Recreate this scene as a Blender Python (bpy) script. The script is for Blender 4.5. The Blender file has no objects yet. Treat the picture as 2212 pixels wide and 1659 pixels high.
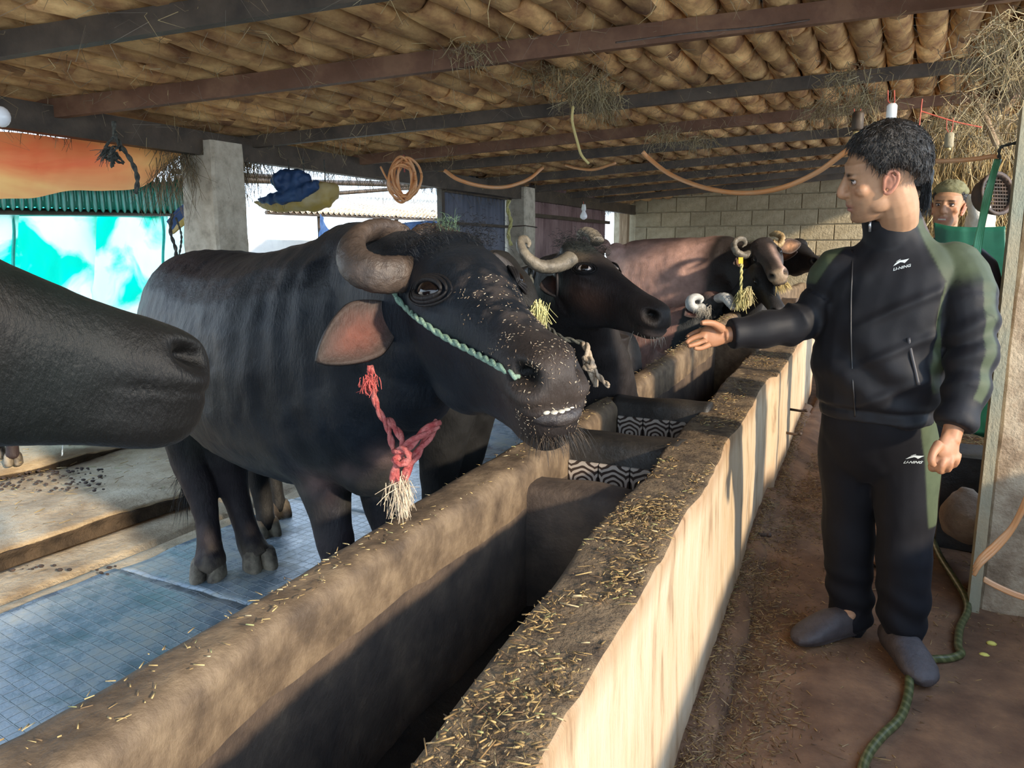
import bpy, bmesh, math, random
import numpy as np
from mathutils import Matrix, Vector
random.seed(7); rng = np.random.RandomState(7)
SC = bpy.context.scene; COL = SC.collection
# ------------------------------------------------------------ camera
F = 1650.; CX, CY = 1106., 829.5; CH = 1.36
YAW = math.radians(27.0); PITCH = math.atan((829.5-545)/F)
fw = np.array([-math.sin(YAW)*math.cos(PITCH), math.cos(YAW)*math.cos(PITCH), -math.sin(PITCH)])
rt = np.array([math.cos(YAW), math.sin(YAW), 0.]); up = np.cross(rt, fw)
CAM = np.array([0., 0., CH])
cd = bpy.data.cameras.new('camera'); cam = bpy.data.objects.new('camera', cd); COL.objects.link(cam)
cd.sensor_width = 36; cd.lens = F/2212*36; cd.clip_start = .05; cd.clip_end = 300
cam.matrix_world = Matrix([[rt[0], up[0], -fw[0], 0], [rt[1], up[1], -fw[1], 0], [rt[2], up[2], -fw[2], CH], [0, 0, 0, 1]])
SC.camera = cam
# ------------------------------------------------------------ sky, sun, exposure
SC.view_settings.view_transform = 'Standard'; SC.view_settings.look = 'None'
SC.view_settings.gamma = 1; SC.view_settings.use_curve_mapping = False
SC.view_settings.exposure = .38
wd = bpy.data.worlds.new('sky'); SC.world = wd; wd.use_nodes = True
wn = wd.node_tree.nodes; wl = wd.node_tree.links
bg = wn['Background']; bg.inputs['Strength'].default_value = 2.7
wtc = wn.new('ShaderNodeTexCoord'); wsx = wn.new('ShaderNodeSeparateXYZ'); wrp = wn.new('ShaderNodeValToRGB')
wl.new(wtc.outputs['Generated'], wsx.inputs[0]); wl.new(wsx.outputs['Z'], wrp.inputs[0])
wrp.color_ramp.elements[0].position = 0; wrp.color_ramp.elements[0].color = (.74, .88, 1, 1)
wrp.color_ramp.elements[1].position = .8; wrp.color_ramp.elements[1].color = (.42, .64, 1, 1)
wl.new(wrp.outputs[0], bg.inputs['Color'])
sd = bpy.data.lights.new('sun', 'SUN'); sun = bpy.data.objects.new('sun', sd); COL.objects.link(sun)
sd.energy = 4.6; sd.color = (1, .83, .62); sd.angle = math.radians(3.0)
SUNV = Vector((.93, -.36, .37)).normalized()
sun.rotation_euler = SUNV.to_track_quat('Z', 'Y').to_euler()
SC.cycles.max_bounces = 8; SC.cycles.diffuse_bounces = 5; SC.cycles.transparent_max_bounces = 6
SC.cycles.sample_clamp_indirect = 6
# ------------------------------------------------------------ places seen from the camera, as points in the scene
def ray(px, py): return fw + rt*(px-CX)/F - up*(py-CY)/F
def P(px, py, d): return CAM + ray(px, py)*d
def PZ(px, py, z): r = ray(px, py); return CAM + r*((z-CH)/r[2])
def PX(px, py, x): r = ray(px, py); return CAM + r*(x/r[0])
def PY(px, py, y): r = ray(px, py); return CAM + r*(y/r[1])
def foot(px, d, z=0.):
    # the point at height z in the column px at depth d
    k = (px-CX)/F
    v = fw + rt*k
    t = (z-CH - v[2]*d)/(-up[2]*d)          # z = CH + d*(v - up*t)
    return CAM + (v - up*t)*d
def depth(p): return float((np.asarray(p)-CAM) @ fw)
# ------------------------------------------------------------ numpy noise
def _h(ix, iy, iz, s):
    n = (ix*374761393 + iy*668265263 + iz*2147483647 + s*974634777) & 0xffffffff
    n = ((n ^ (n >> 13))*1274126177) & 0xffffffff
    return ((n ^ (n >> 16)) & 0xffff)/65535.
def vn(p, sc=1., seed=0):
    p = np.asarray(p, float)*sc + 1000; i = np.floor(p).astype(np.int64); f = p-i; f = f*f*(3-2*f)
    r = 0
    for dx in (0, 1):
        for dy in (0, 1):
            for dz in (0, 1):
                w = (f[:, 0] if dx else 1-f[:, 0])*(f[:, 1] if dy else 1-f[:, 1])*(f[:, 2] if dz else 1-f[:, 2])
                r = r + w*_h(i[:, 0]+dx, i[:, 1]+dy, i[:, 2]+dz, seed)
    return r*2-1
def fbm(p, sc=1., seed=0, o=3):
    r = 0; a = 1.
    for k in range(o): r = r + a*vn(p, sc*2**k, seed+k); a *= .5
    return r
def sst(a, b, x):
    t = np.clip((x-a)/(b-a), 0, 1); return t*t*(3-2*t)
# ------------------------------------------------------------ materials
def newmat(name):
    m = bpy.data.materials.new(name); m.use_nodes = True; nt = m.node_tree
    return m, nt, nt.nodes, nt.links, nt.nodes['Principled BSDF']
def mat(name, c1, c2=None, sc=6., rough=.8, bump=.0, bsc=40., stretch=(1, 1, 1), detail=4, metal=0., attr=False,
        sheen=0., trans=0., c3=None, contrast=(.35, .65), spec=.5, sss=0., bdist=.01, emit=None, bstretch=None, jitter=0.):
    m, nt, N, L, b = newmat(name)
    tc = N.new('ShaderNodeTexCoord'); mp = N.new('ShaderNodeMapping'); mp.inputs['Scale'].default_value = stretch
    L.new(tc.outputs['Object'], mp.inputs[0])
    nz = N.new('ShaderNodeTexNoise'); nz.inputs['Scale'].default_value = sc; nz.inputs['Detail'].default_value = detail
    nz.inputs['Roughness'].default_value = .62
    L.new(mp.outputs[0], nz.inputs['Vector'])
    rp = N.new('ShaderNodeValToRGB'); L.new(nz.outputs['Fac'], rp.inputs[0])
    e = rp.color_ramp.elements
    c2 = c2 or c1
    e[0].position = contrast[0]; e[0].color = (*c1, 1); e[1].position = contrast[1]; e[1].color = (*c2, 1)
    if c3: k = e.new((contrast[0]+contrast[1])/2); k.color = (*c3, 1)
    out = rp.outputs[0]
    if attr:
        at = N.new('ShaderNodeAttribute'); at.attribute_name = 'Col'
        mx = N.new('ShaderNodeMix'); mx.data_type = 'RGBA'; mx.blend_type = 'MULTIPLY'; mx.inputs['Factor'].default_value = 1
        L.new(at.outputs['Color'], mx.inputs['A']); L.new(out, mx.inputs['B']); out = mx.outputs['Result']
    if jitter:
        oi = N.new('ShaderNodeObjectInfo'); hv = N.new('ShaderNodeHueSaturation'); mr = N.new('ShaderNodeMapRange')
        mr.inputs['To Min'].default_value = 1-jitter; mr.inputs['To Max'].default_value = 1+jitter
        L.new(oi.outputs['Random'], mr.inputs['Value']); L.new(mr.outputs[0], hv.inputs['Value']); L.new(out, hv.inputs['Color']); out = hv.outputs[0]
    L.new(out, b.inputs['Base Color'])
    b.inputs['Roughness'].default_value = rough; b.inputs['Metallic'].default_value = metal
    b.inputs['Specular IOR Level'].default_value = spec
    if sheen: b.inputs['Sheen Weight'].default_value = sheen; b.inputs['Sheen Roughness'].default_value = .4
    if sss: b.inputs['Subsurface Weight'].default_value = sss; b.inputs['Subsurface Radius'].default_value = (.01, .004, .002); b.inputs['Subsurface Scale'].default_value = 1
    if trans: b.inputs['Transmission Weight'].default_value = trans
    if emit: b.inputs['Emission Color'].default_value = (*emit[0], 1); b.inputs['Emission Strength'].default_value = emit[1]
    if bump:
        mp2 = N.new('ShaderNodeMapping'); mp2.inputs['Scale'].default_value = bstretch or stretch; L.new(tc.outputs['Object'], mp2.inputs[0])
        n2 = N.new('ShaderNodeTexNoise'); n2.inputs['Scale'].default_value = bsc; n2.inputs['Detail'].default_value = 5; n2.inputs['Roughness'].default_value = .65
        L.new(mp2.outputs[0], n2.inputs['Vector'])
        bp = N.new('ShaderNodeBump'); bp.inputs['Strength'].default_value = bump; bp.inputs['Distance'].default_value = bdist
        L.new(n2.outputs['Fac'], bp.inputs['Height']); L.new(bp.outputs[0], b.inputs['Normal'])
    return m
def sheet_mat(name, c1, c2, sc=3., fac=.6, rough=.5, stretch=(1, 1, 1), bump=.3, contrast=(.35, .65)):
    # thin cloth or plastic sheet that lets light through
    m, nt, N, L, b = newmat(name)
    tc = N.new('ShaderNodeTexCoord'); mp = N.new('ShaderNodeMapping'); mp.inputs['Scale'].default_value = stretch
    L.new(tc.outputs['Object'], mp.inputs[0]); nz = N.new('ShaderNodeTexNoise'); nz.inputs['Scale'].default_value = sc; nz.inputs['Detail'].default_value = 5
    nz.inputs['Distortion'].default_value = .6
    L.new(mp.outputs[0], nz.inputs['Vector']); rp = N.new('ShaderNodeValToRGB'); L.new(nz.outputs['Fac'], rp.inputs[0])
    e = rp.color_ramp.elements; e[0].position = contrast[0]; e[1].position = contrast[1]; e[0].color = (*c1, 1); e[1].color = (*c2, 1)
    L.new(rp.outputs[0], b.inputs['Base Color']); b.inputs['Roughness'].default_value = rough
    t = N.new('ShaderNodeBsdfTranslucent'); L.new(rp.outputs[0], t.inputs['Color'])
    mx = N.new('ShaderNodeMixShader'); mx.inputs[0].default_value = fac
    L.new(b.outputs[0], mx.inputs[1]); L.new(t.outputs[0], mx.inputs[2]); L.new(mx.outputs[0], N['Material Output'].inputs['Surface'])
    bp = N.new('ShaderNodeBump'); bp.inputs['Strength'].default_value = bump; bp.inputs['Distance'].default_value = .02
    L.new(nz.outputs['Fac'], bp.inputs['Height']); L.new(bp.outputs[0], b.inputs['Normal']); L.new(bp.outputs[0], t.inputs['Normal'])
    return m
# ------------------------------------------------------------ mesh gathering
def nrm(v): v = np.asarray(v, float); return v/(np.linalg.norm(v)+1e-12)
class G:
    def __init__(s): s.v = []; s.f = []; s.n = 0; s.c = []
    def add(s, v, f, col=None):
        v = np.asarray(v, float); s.v.append(v); o = s.n
        s.f.extend([tuple(i+o for i in q) for q in f]); s.n += len(v)
        s.c.append(np.tile(np.array(col if col is not None else (1, 1, 1)), (len(v), 1)))
        return s
    def box(s, c, sx, sy, sz, R=None, col=None):
        v = np.array([[x, y, z] for x in (-.5, .5) for y in (-.5, .5) for z in (-.5, .5)])*[sx, sy, sz]
        if R is not None: v = v @ np.array(R).T
        return s.add(v+np.asarray(c), [(0, 1, 3, 2), (4, 6, 7, 5), (0, 4, 5, 1), (2, 3, 7, 6), (0, 2, 6, 4), (1, 5, 7, 3)], col)
    def rings(s, rr, cap=True, col=None):
        k = len(rr[0]); v = np.concatenate(rr); f = []
        for i in range(len(rr)-1):
            for j in range(k):
                a = i*k+j; b = i*k+(j+1) % k; f.append((a, b, b+k, a+k))
        if cap: f.append(tuple(range(k))[::-1]); f.append(tuple(range((len(rr)-1)*k, len(rr)*k)))
        return s.add(v, f, col)
    def tube(s, pts, r, n=8, col=None, sub=1, flat=1., updir=None, tw=0.):
        pts = np.array(pts, float); r = np.atleast_1d(np.array(r, float))
        if len(r) == 1: r = np.repeat(r, len(pts))
        if sub > 1: pts, r = smooth_path(pts, r, sub)
        T = np.gradient(pts, axis=0); T /= (np.linalg.norm(T, axis=1)[:, None]+1e-12)
        u = nrm(np.cross(T[0], updir if updir is not None else ((0, 0, 1) if abs(T[0][2]) < .9 else (1, 0, 0))))
        rr = []
        for i in range(len(pts)):
            u = u - T[i]*(u @ T[i]); u = nrm(u); w = np.cross(T[i], u)
            a = np.linspace(0, 2*np.pi, n, endpoint=False)+tw*i
            rr.append(pts[i] + r[i]*(np.cos(a)[:, None]*u + flat*np.sin(a)[:, None]*w))
        return s.rings(rr, True, col)
    def ball(s, c, r, R=None, n=14, col=None):
        r = np.ones(3)*np.asarray(r, float); v = [[0, 0, 1.]]
        m = n//2+1
        for i in range(1, m):
            a = np.pi*i/m
            for j in range(n): b = 2*np.pi*j/n; v.append([math.sin(a)*math.cos(b), math.sin(a)*math.sin(b), math.cos(a)])
        v.append([0, 0, -1.]); v = np.array(v)*r
        if R is not None: v = v @ np.array(R).T
        f = [(0, 1+j, 1+(j+1) % n) for j in range(n)]
        for i in range(m-2):
            for j in range(n): a = 1+i*n+j; b = 1+i*n+(j+1) % n; f.append((a, a+n, b+n, b))
        l = len(v)-1; q = 1+(m-2)*n
        f += [(l, q+(j+1) % n, q+j) for j in range(n)]
        return s.add(v+np.asarray(c), f, col)
    def grid(s, X, thick=None, col=None):
        # X: (m,n,3) surface; thick: closed sheet of that thickness
        m, n = X.shape[:2]; q = [(i*n+j, i*n+j+1, (i+1)*n+j+1, (i+1)*n+j) for i in range(m-1) for j in range(n-1)]
        if thick is None: return s.add(X.reshape(-1, 3), q, col)
        gu = np.gradient(X, axis=0); gv = np.gradient(X, axis=1); N_ = np.cross(gu, gv); N_ /= (np.linalg.norm(N_, axis=2)[..., None]+1e-12)
        A = (X+N_*thick/2).reshape(-1, 3); B = (X-N_*thick/2).reshape(-1, 3); o = m*n
        f = [t for t in q] + [tuple(i+o for i in t)[::-1] for t in q]
        bd = [(0, j) for j in range(n)] + [(i, n-1) for i in range(1, m)] + [(m-1, j) for j in range(n-2, -1, -1)] + [(i, 0) for i in range(m-2, 0, -1)]
        bi = [i*n+j for i, j in bd]
        for k in range(len(bi)): a = bi[k]; b = bi[(k+1) % len(bi)]; f.append((b, a, a+o, b+o))
        return s.add(np.concatenate([A, B]), f, col)
    def mesh(s, name):
        me = bpy.data.meshes.new(name); v = np.concatenate(s.v) if s.v else np.zeros((0, 3))
        me.from_pydata(v.tolist(), [], s.f); me.update(); return me
def smooth_path(p, r, sub):
    p = np.asarray(p, float); r = np.asarray(r, float); n = len(p); q = np.vstack([2*p[0]-p[1], p, 2*p[-1]-p[-2]])
    rr = np.concatenate([[r[0]], r, [r[-1]]]) if r.ndim == 1 else np.vstack([r[0], r, r[-1]])
    o = []; ro = []
    for i in range(n-1):
        for k in range(sub):
            t = k/sub; a, b, c, d = q[i:i+4]; o.append(.5*((2*b)+(-a+c)*t+(2*a-5*b+4*c-d)*t*t+(-a+3*b-3*c+d)*t**3))
            a, b, c, d = rr[i:i+4]; ro.append(.5*((2*b)+(-a+c)*t+(2*a-5*b+4*c-d)*t*t+(-a+3*b-3*c+d)*t**3))
    o.append(p[-1]); ro.append(r[-1]); return np.array(o), np.array(ro)
def link(name, me, m, parent=None, smooth=False):
    o = bpy.data.objects.new(name, me); COL.objects.link(o)
    if m is not None and not me.materials: me.materials.append(m)
    if parent is not None: o.parent = parent
    if smooth: me.polygons.foreach_set('use_smooth', np.ones(len(me.polygons), bool))
    return o
def build(name, g, m, parent=None, smooth=False, color=False):
    me = g.mesh(name)
    if color: setcol(me, np.concatenate(g.c))
    return link(name, me, m, parent, smooth)
def setcol(me, c):
    a = me.color_attributes.new('Col', 'FLOAT_COLOR', 'POINT') if 'Col' not in me.color_attributes else me.color_attributes['Col']
    a.data.foreach_set('color', np.concatenate([c, np.ones((len(c), 1))], 1).astype(np.float32).ravel())
def tag(o, label=None, cat=None, group=None, kind=None):
    if label: o['label'] = label
    if cat: o['category'] = cat
    if group: o['group'] = group
    if kind: o['kind'] = kind
    return o
def thing(name, label, cat, loc=(0, 0, 0), group=None):
    o = bpy.data.objects.new(name, None); COL.objects.link(o); o.empty_display_size = .1
    return tag(o, label, cat, group)
def fuse(g, voxel, it=6, fac=.6):
    me = g.mesh('t'); o = bpy.data.objects.new('t', me); COL.objects.link(o)
    md = o.modifiers.new('r', 'REMESH'); md.mode = 'VOXEL'; md.voxel_size = voxel; md.adaptivity = 0
    if it: sm = o.modifiers.new('s', 'SMOOTH'); sm.iterations = it; sm.factor = fac
    dg = bpy.context.evaluated_depsgraph_get(); dg.update()
    r = bpy.data.meshes.new_from_object(o.evaluated_get(dg)); bpy.data.objects.remove(o); bpy.data.meshes.remove(me)
    return r
def getv(me): v = np.empty(len(me.vertices)*3, np.float32); me.vertices.foreach_get('co', v); return v.reshape(-1, 3).astype(float)
def getn(me): v = np.empty(len(me.vertices)*3, np.float32); me.vertex_normals.foreach_get('vector', v); return v.reshape(-1, 3).astype(float)
def putv(me, v): me.vertices.foreach_set('co', v.astype(np.float32).ravel()); me.update()
# ============================================================ setting
M = {}
M['concrete_floor'] = mat('brown_floor', (.10, .048, .022), (.25, .13, .062), sc=5, rough=.85, bump=.5, bsc=60, c3=(.17, .086, .042), detail=8)
M['yard'] = mat('yard', (.62, .58, .52), (.74, .70, .62), sc=3, rough=.95)
M['slab'] = mat('sandy_slab', (.30, .22, .13), (.58, .48, .33), sc=4, rough=.9, bump=.8, bsc=25, c3=(.46, .36, .23), detail=8, bdist=.02)
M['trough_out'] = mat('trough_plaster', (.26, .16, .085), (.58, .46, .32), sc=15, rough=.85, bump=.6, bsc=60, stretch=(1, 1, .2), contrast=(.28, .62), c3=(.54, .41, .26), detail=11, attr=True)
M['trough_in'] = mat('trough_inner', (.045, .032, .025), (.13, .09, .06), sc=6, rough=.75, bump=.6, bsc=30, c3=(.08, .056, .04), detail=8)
M['trough_dark'] = mat('trough_black', (.012, .012, .012), (.035, .03, .025), sc=8, rough=.5, bump=.5, bsc=30)
M['dirt'] = mat('dung_crust', (.07, .045, .025), (.24, .165, .09), sc=14, rough=.95, bump=1., bsc=60, detail=8, bdist=.02)
M['straw'] = mat('straw', (1, 1, 1), (.8, .8, .8), sc=20, rough=.7, attr=True)
M['pillar'] = mat('pillar_concrete', (.30, .26, .20), (.62, .56, .45), sc=12, rough=.9, bump=.7, bsc=60, c3=(.5, .44, .34), contrast=(.3, .6), detail=9)
M['block'] = mat('wall_block', (.36, .30, .19), (.50, .43, .29), sc=10, rough=.95, bump=.9, bsc=28, jitter=.08, detail=7, bdist=.02)
M['mortar'] = mat('wall_mortar', (.34, .29, .19), (.44, .38, .26), sc=10, rough=.95, bump=.5)
M['tile'] = mat('clay_roof_tile', (.25, .105, .045), (.84, .54, .23), sc=7, rough=.85, bump=.8, bsc=35, c3=(.54, .31, .125), jitter=.36, detail=8, stretch=(1, .5, 1))
M['thatch'] = mat('thatch', (.04, .03, .02), (.12, .09, .05), sc=30, rough=1, bump=1, bsc=80)
M['steel_red'] = mat('primer_red_steel', (.11, .045, .018), (.20, .10, .05), sc=6, rough=.6, bump=.2, c3=(.14, .062, .03))
M['steel_dark'] = mat('dark_steel', (.036, .025, .016), (.09, .064, .042), sc=6, rough=.55, bump=.2)
M['wood'] = mat('old_wood', (.20, .13, .07), (.40, .29, .18), sc=5, rough=.85, bump=.6, stretch=(6, 6, .6), bsc=20)
M['wood_green'] = mat('green_grey_board', (.26, .27, .20), (.42, .33, .2), sc=2.2, rough=.8, bump=.5, stretch=(2, 2, 1))
M['rust_sheet'] = mat('rusty_sheet', (.16, .09, .085), (.38, .25, .23), sc=5, rough=.6, bump=.2, stretch=(1, 1, .3), detail=8)
M['grey_sheet'] = mat('dark_grey_sheet', (.08, .09, .12), (.18, .19, .24), sc=5, rough=.6, bump=.2, stretch=(1, 1, .3))
M['shed_sheet'] = mat('old_tin_roof', (.30, .24, .17), (.62, .52, .38), sc=3, rough=.6, bump=.2)
M['white'] = mat('white_paint', (.75, .75, .72), rough=.6)
M['orange_hose'] = mat('orange_hose', (.72, .30, .10), (.62, .34, .17), sc=8, rough=.4)
M['red_cloth'] = mat('red_strip', (.45, .07, .04), (.5, .12, .07), rough=.7)
M['black_iron'] = mat('black_iron', (.03, .025, .02), (.10, .06, .04), sc=20, rough=.6, bump=.4)
M['green_plastic'] = sheet_mat('green_curtain', (.0, .62, .44), (.72, .95, .88), sc=2.6, fac=.85, rough=.4, contrast=(.42, .56), bump=1.)
M['green_roof'] = sheet_mat('green_roof_sheet', (.0, .20, .13), (.01, .27, .19), sc=3, fac=.35, rough=.4, bump=.1)
M['orange_tarp'] = sheet_mat('orange_tarp', (.66, .13, .05), (.78, .44, .15), sc=1.6, fac=.5, rough=.6, stretch=(1, .5, 2.5), bump=.3)
M['blue_tarp'] = sheet_mat('blue_tarp', (.02, .06, .17), (.05, .12, .28), sc=6, fac=.3, rough=.5)
M['yellow_sack'] = sheet_mat('yellow_sack', (.55, .40, .10), (.60, .50, .28), sc=9, fac=.3, rough=.6)
M['white_sack'] = sheet_mat('white_sack', (.55, .5, .4), (.75, .72, .62), sc=12, fac=.2, rough=.8)
M['green_tarp'] = mat('green_tarp', (.010, .10, .055), (.02, .15, .09), sc=5, rough=.45, bump=.3, bsc=8)
M['rope_dark'] = mat('dark_rope', (.03, .035, .035), (.10, .10, .08), sc=60, rough=.9, bump=.6)

def mat_rubber():
    m, nt, N, L, b = newmat('rubber_mat')
    tc = N.new('ShaderNodeTexCoord'); mp = N.new('ShaderNodeMapping'); mp.inputs['Scale'].default_value = (22, 22, 22); mp.inputs['Rotation'].default_value = (0, 0, .12)
    L.new(tc.outputs['Object'], mp.inputs[0])
    br = N.new('ShaderNodeTexBrick'); br.offset = 0; br.inputs['Scale'].default_value = 1; br.inputs['Mortar Size'].default_value = .07
    br.inputs['Brick Width'].default_value = 1; br.inputs['Row Height'].default_value = 1; br.inputs['Mortar Smooth'].default_value = .6
    L.new(mp.outputs[0], br.inputs['Vector'])
    nz = N.new('ShaderNodeTexNoise'); nz.inputs['Scale'].default_value = 5; nz.inputs['Detail'].default_value = 9; nz.inputs['Roughness'].default_value = .7; L.new(tc.outputs['Object'], nz.inputs['Vector'])
    rp = N.new('ShaderNodeValToRGB'); L.new(nz.outputs['Fac'], rp.inputs[0]); e = rp.color_ramp.elements
    e[0].position = .38; e[0].color = (.15, .21, .25, 1); e[1].position = .66; e[1].color = (.45, .45, .38, 1); k = e.new(.5); k.color = (.28, .34, .38, 1)
    mx = N.new('ShaderNodeMix'); mx.data_type = 'RGBA'; mx.inputs['B'].default_value = (.35, .40, .42, 1)
    ml = N.new('ShaderNodeMath'); ml.operation = 'MULTIPLY'; ml.inputs[1].default_value = .35; L.new(br.outputs['Fac'], ml.inputs[0]); L.new(ml.outputs[0], mx.inputs['Factor'])
    L.new(rp.outputs[0], mx.inputs['A']); L.new(mx.outputs['Result'], b.inputs['Base Color'])
    mr = N.new('ShaderNodeMapRange'); mr.inputs['To Min'].default_value = .10; mr.inputs['To Max'].default_value = .50; L.new(nz.outputs['Fac'], mr.inputs['Value']); mr.inputs['From Min'].default_value = .4; mr.inputs['From Max'].default_value = .62
    L.new(mr.outputs[0], b.inputs['Roughness'])
    ad = N.new('ShaderNodeMath'); ad.operation = 'ADD'; L.new(br.outputs['Fac'], ad.inputs[0]); L.new(nz.outputs['Fac'], ad.inputs[1])
    bp = N.new('ShaderNodeBump'); bp.inputs['Strength'].default_value = .8; bp.inputs['Distance'].default_value = .006; L.new(ad.outputs[0], bp.inputs['Height']); L.new(bp.outputs[0], b.inputs['Normal'])
    return m
M['rubber'] = mat_rubber()
def mat_ornament():
    # glazed wall tile printed with a mirrored scroll pattern
    m, nt, N, L, b = newmat('ornament_tile')
    tc = N.new('ShaderNodeTexCoord'); sx = N.new('ShaderNodeSeparateXYZ'); L.new(tc.outputs['Object'], sx.inputs[0])
    def mth(op, a, c=None):
        n = N.new('ShaderNodeMath'); n.operation = op
        for i, q in enumerate((a, c)):
            if q is None: continue
            if isinstance(q, (int, float)): n.inputs[i].default_value = q
            else: L.new(q, n.inputs[i])
        return n.outputs[0]
    x = mth('PINGPONG', mth('MULTIPLY', sx.outputs[0], 22.), 1.); z = mth('MULTIPLY', sx.outputs[2], 22.)
    cb = N.new('ShaderNodeCombineXYZ'); L.new(x, cb.inputs[0]); L.new(z, cb.inputs[2])
    w1 = N.new('ShaderNodeTexWave'); w1.wave_type = 'RINGS'; w1.rings_direction = 'SPHERICAL'; w1.inputs['Scale'].default_value = .75; w1.inputs['Distortion'].default_value = 5.5; w1.inputs['Detail'].default_value = 1; w1.inputs['Detail Scale'].default_value = 1.1
    L.new(cb.outputs[0], w1.inputs['Vector'])
    rp = N.new('ShaderNodeValToRGB'); rp.color_ramp.interpolation = 'LINEAR'; L.new(w1.outputs['Fac'], rp.inputs[0]); e = rp.color_ramp.elements
    e[0].position = .40; e[0].color = (.05, .035, .03, 1); e[1].position = .55; e[1].color = (.50, .44, .38, 1)
    L.new(rp.outputs[0], b.inputs['Base Color']); b.inputs['Roughness'].default_value = .35
    return m
M['ornament'] = mat_ornament()

def struct(o, label=None): return tag(o, label, None, None, 'structure')
# ---- ground and floors
g = G(); g.box((-6, 8, -.12), 60, 60, .1); o = struct(build('floor_yard', g, M['yard'])); o.name = 'yard_ground'
def slab_grid(x0, x1, y0, y1, nx, ny, zf, thick=.06):
    X, Y = np.meshgrid(np.linspace(x0, x1, nx), np.linspace(y0, y1, ny), indexing='ij')
    p = np.stack([X.ravel(), Y.ravel(), np.zeros(X.size)], 1); Z = (zf(p)+np.zeros(len(p))).reshape(X.shape)
    return np.stack([X, Y, Z], 2)
g = G(); g.grid(slab_grid(-.62, 1.6, -1.5, 11, 90, 260, lambda p: -.02+.010*fbm(p, 2.5, 3)+.006*vn(p, 9, 5)+.05*sst(-.42, -.56, p[:, 0])), .04)
floor = struct(build('floor', g, M['concrete_floor'], smooth=True))
g = G(); g.box((-.05, 4.5, -.1), 2.6, 13, .1); build('floor_base', g, M['concrete_floor'], floor)
g = G(); g.grid(slab_grid(-3.38, -1.0, -1.5, 11, 70, 260, lambda p: -.02+.006*fbm(p, 2., 8)-.035*np.exp(-((p[:, 0]+3.08+.02*np.sin(p[:, 1]*2))/.018)**2)), .04)
build('floor_strip', g, M['slab'], floor, True)
# ---- stepped slabs on the far side of the stall
def ragged(x0, x1, z0, z1, y0, y1, seed, name, m, parent=None):
    X = slab_grid(x0, x1, y0, y1, 26, 260, lambda p: z1+.012*fbm(p, 2.5, seed)+.004*fbm(p, 14, seed+1))
    e = np.linspace(y0, y1, 260); off = .035*vn(np.stack([e*0, e, e*0], 1), 4, seed+4)+.012*vn(np.stack([e*0, e, e*0], 1), 19, seed+5)
    w = np.linspace(0, 1, 26)[:, None]**4; X[:, :, 0] += w*off[None]; X[:, :, 2] -= .02*w
    g = G(); g.grid(X, .012)
    F_ = np.zeros((7, 260, 3)); t = np.linspace(0, 1, 7)[:, None]
    F_[:, :, 0] = X[-1, :, 0][None]-.02*np.sin(t*3)*1.; F_[:, :, 1] = e[None]; F_[:, :, 2] = (X[-1, :, 2][None]-.004)*(1-t)+z0*t
    pf = F_.reshape(-1, 3); F_[:, :, 0] += (.012*fbm(pf, 16, seed+7)).reshape(7, 260); o = build(name, g, m, parent, True); g2 = G(); g2.grid(F_, .012); build('riser', g2, M['curb_face'], o, True)
    return o
M['curb_face'] = mat('slab_edge', (.03, .02, .012), (.11, .075, .045), sc=7, rough=.9, bump=1., bsc=30, detail=8, bdist=.02)
cb = ragged(-4.42, -3.39, -.02, .09, -1.5, 11, 21, 'step_slab', M['slab'])
tag(cb, 'long sandy concrete step with a ragged edge beyond the rubber mats', 'step', kind='structure')
cb2 = ragged(-9.0, -4.42, .06, .15, -1.5, 11, 31, 'raised_slab', M['slab'])
tag(cb2, 'raised sandy slab on which the calf stands', 'step', kind='structure')
# ---- rubber mats
mt_edges = [-.6, .75, 2.0, 3.05, 4.3, 5.6, 7.]
for i in range(6):
    X = slab_grid(-2.93+.03*vn(np.array([[i, 0, 0.]]), 1, 2)[0], -1.25, mt_edges[i]+.004, mt_edges[i+1]-.004, 40, 30, lambda p: .010+.006*fbm(p, 3, 40)+.004*vn(p, 12, 4))
    g = G(); g.grid(X, .012); o = build('rubber_mat', g, M['rubber'], smooth=True)
    tag(o, ['blue-grey rubber mat at the bottom left corner of the stall', 'blue-grey rubber mat in front of the big buffalo', 'wet blue-grey rubber mat under the big buffalo',
            'wet rubber mat behind the hind legs of the big buffalo', 'rubber mat under the buffalo with the pale nose', 'rubber mat in the dark beyond the horned buffalo'][i], 'mat', 'grid-patterned rubber mats')
# ---- feeding trough
trough = thing('feeding_trough', 'long plastered concrete feeding trough strewn with chopped straw', 'trough')
def ip(y, ys, xs): return np.interp(y, ys, xs)
NWo = lambda y: ip(y, [-.5, .8, 1.5, 3.7, 4.25, 4.3, 6.3, 8], [-.335, -.37, -.42, -.575, -.60, -.57, -.67, -.75])
NWi = lambda y: ip(y, [-.5, .73, 1.5, 2.6, 5.8, 8], [-.50, -.53, -.61, -.70, -.92, -1.02])
FWo = lambda y: ip(y, [-.5, .53, 1.24, 2.3, 3.4, 11], [-1.03, -1.07, -1.10, -1.18, -1.22, -1.26])
FWi = lambda y: ip(y, [-.5, .54, 1.0, 2.1, 3.0, 4.0, 11], [-.90, -.91, -.975, -1.01, -1.09, -1.12, -1.14])
NWz = lambda y: .70+0*y
FWz = lambda y: ip(y, [0, 3.3, 5.2, 7, 9, 11], [.70, .70, .85, .93, .96, .96])
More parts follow.
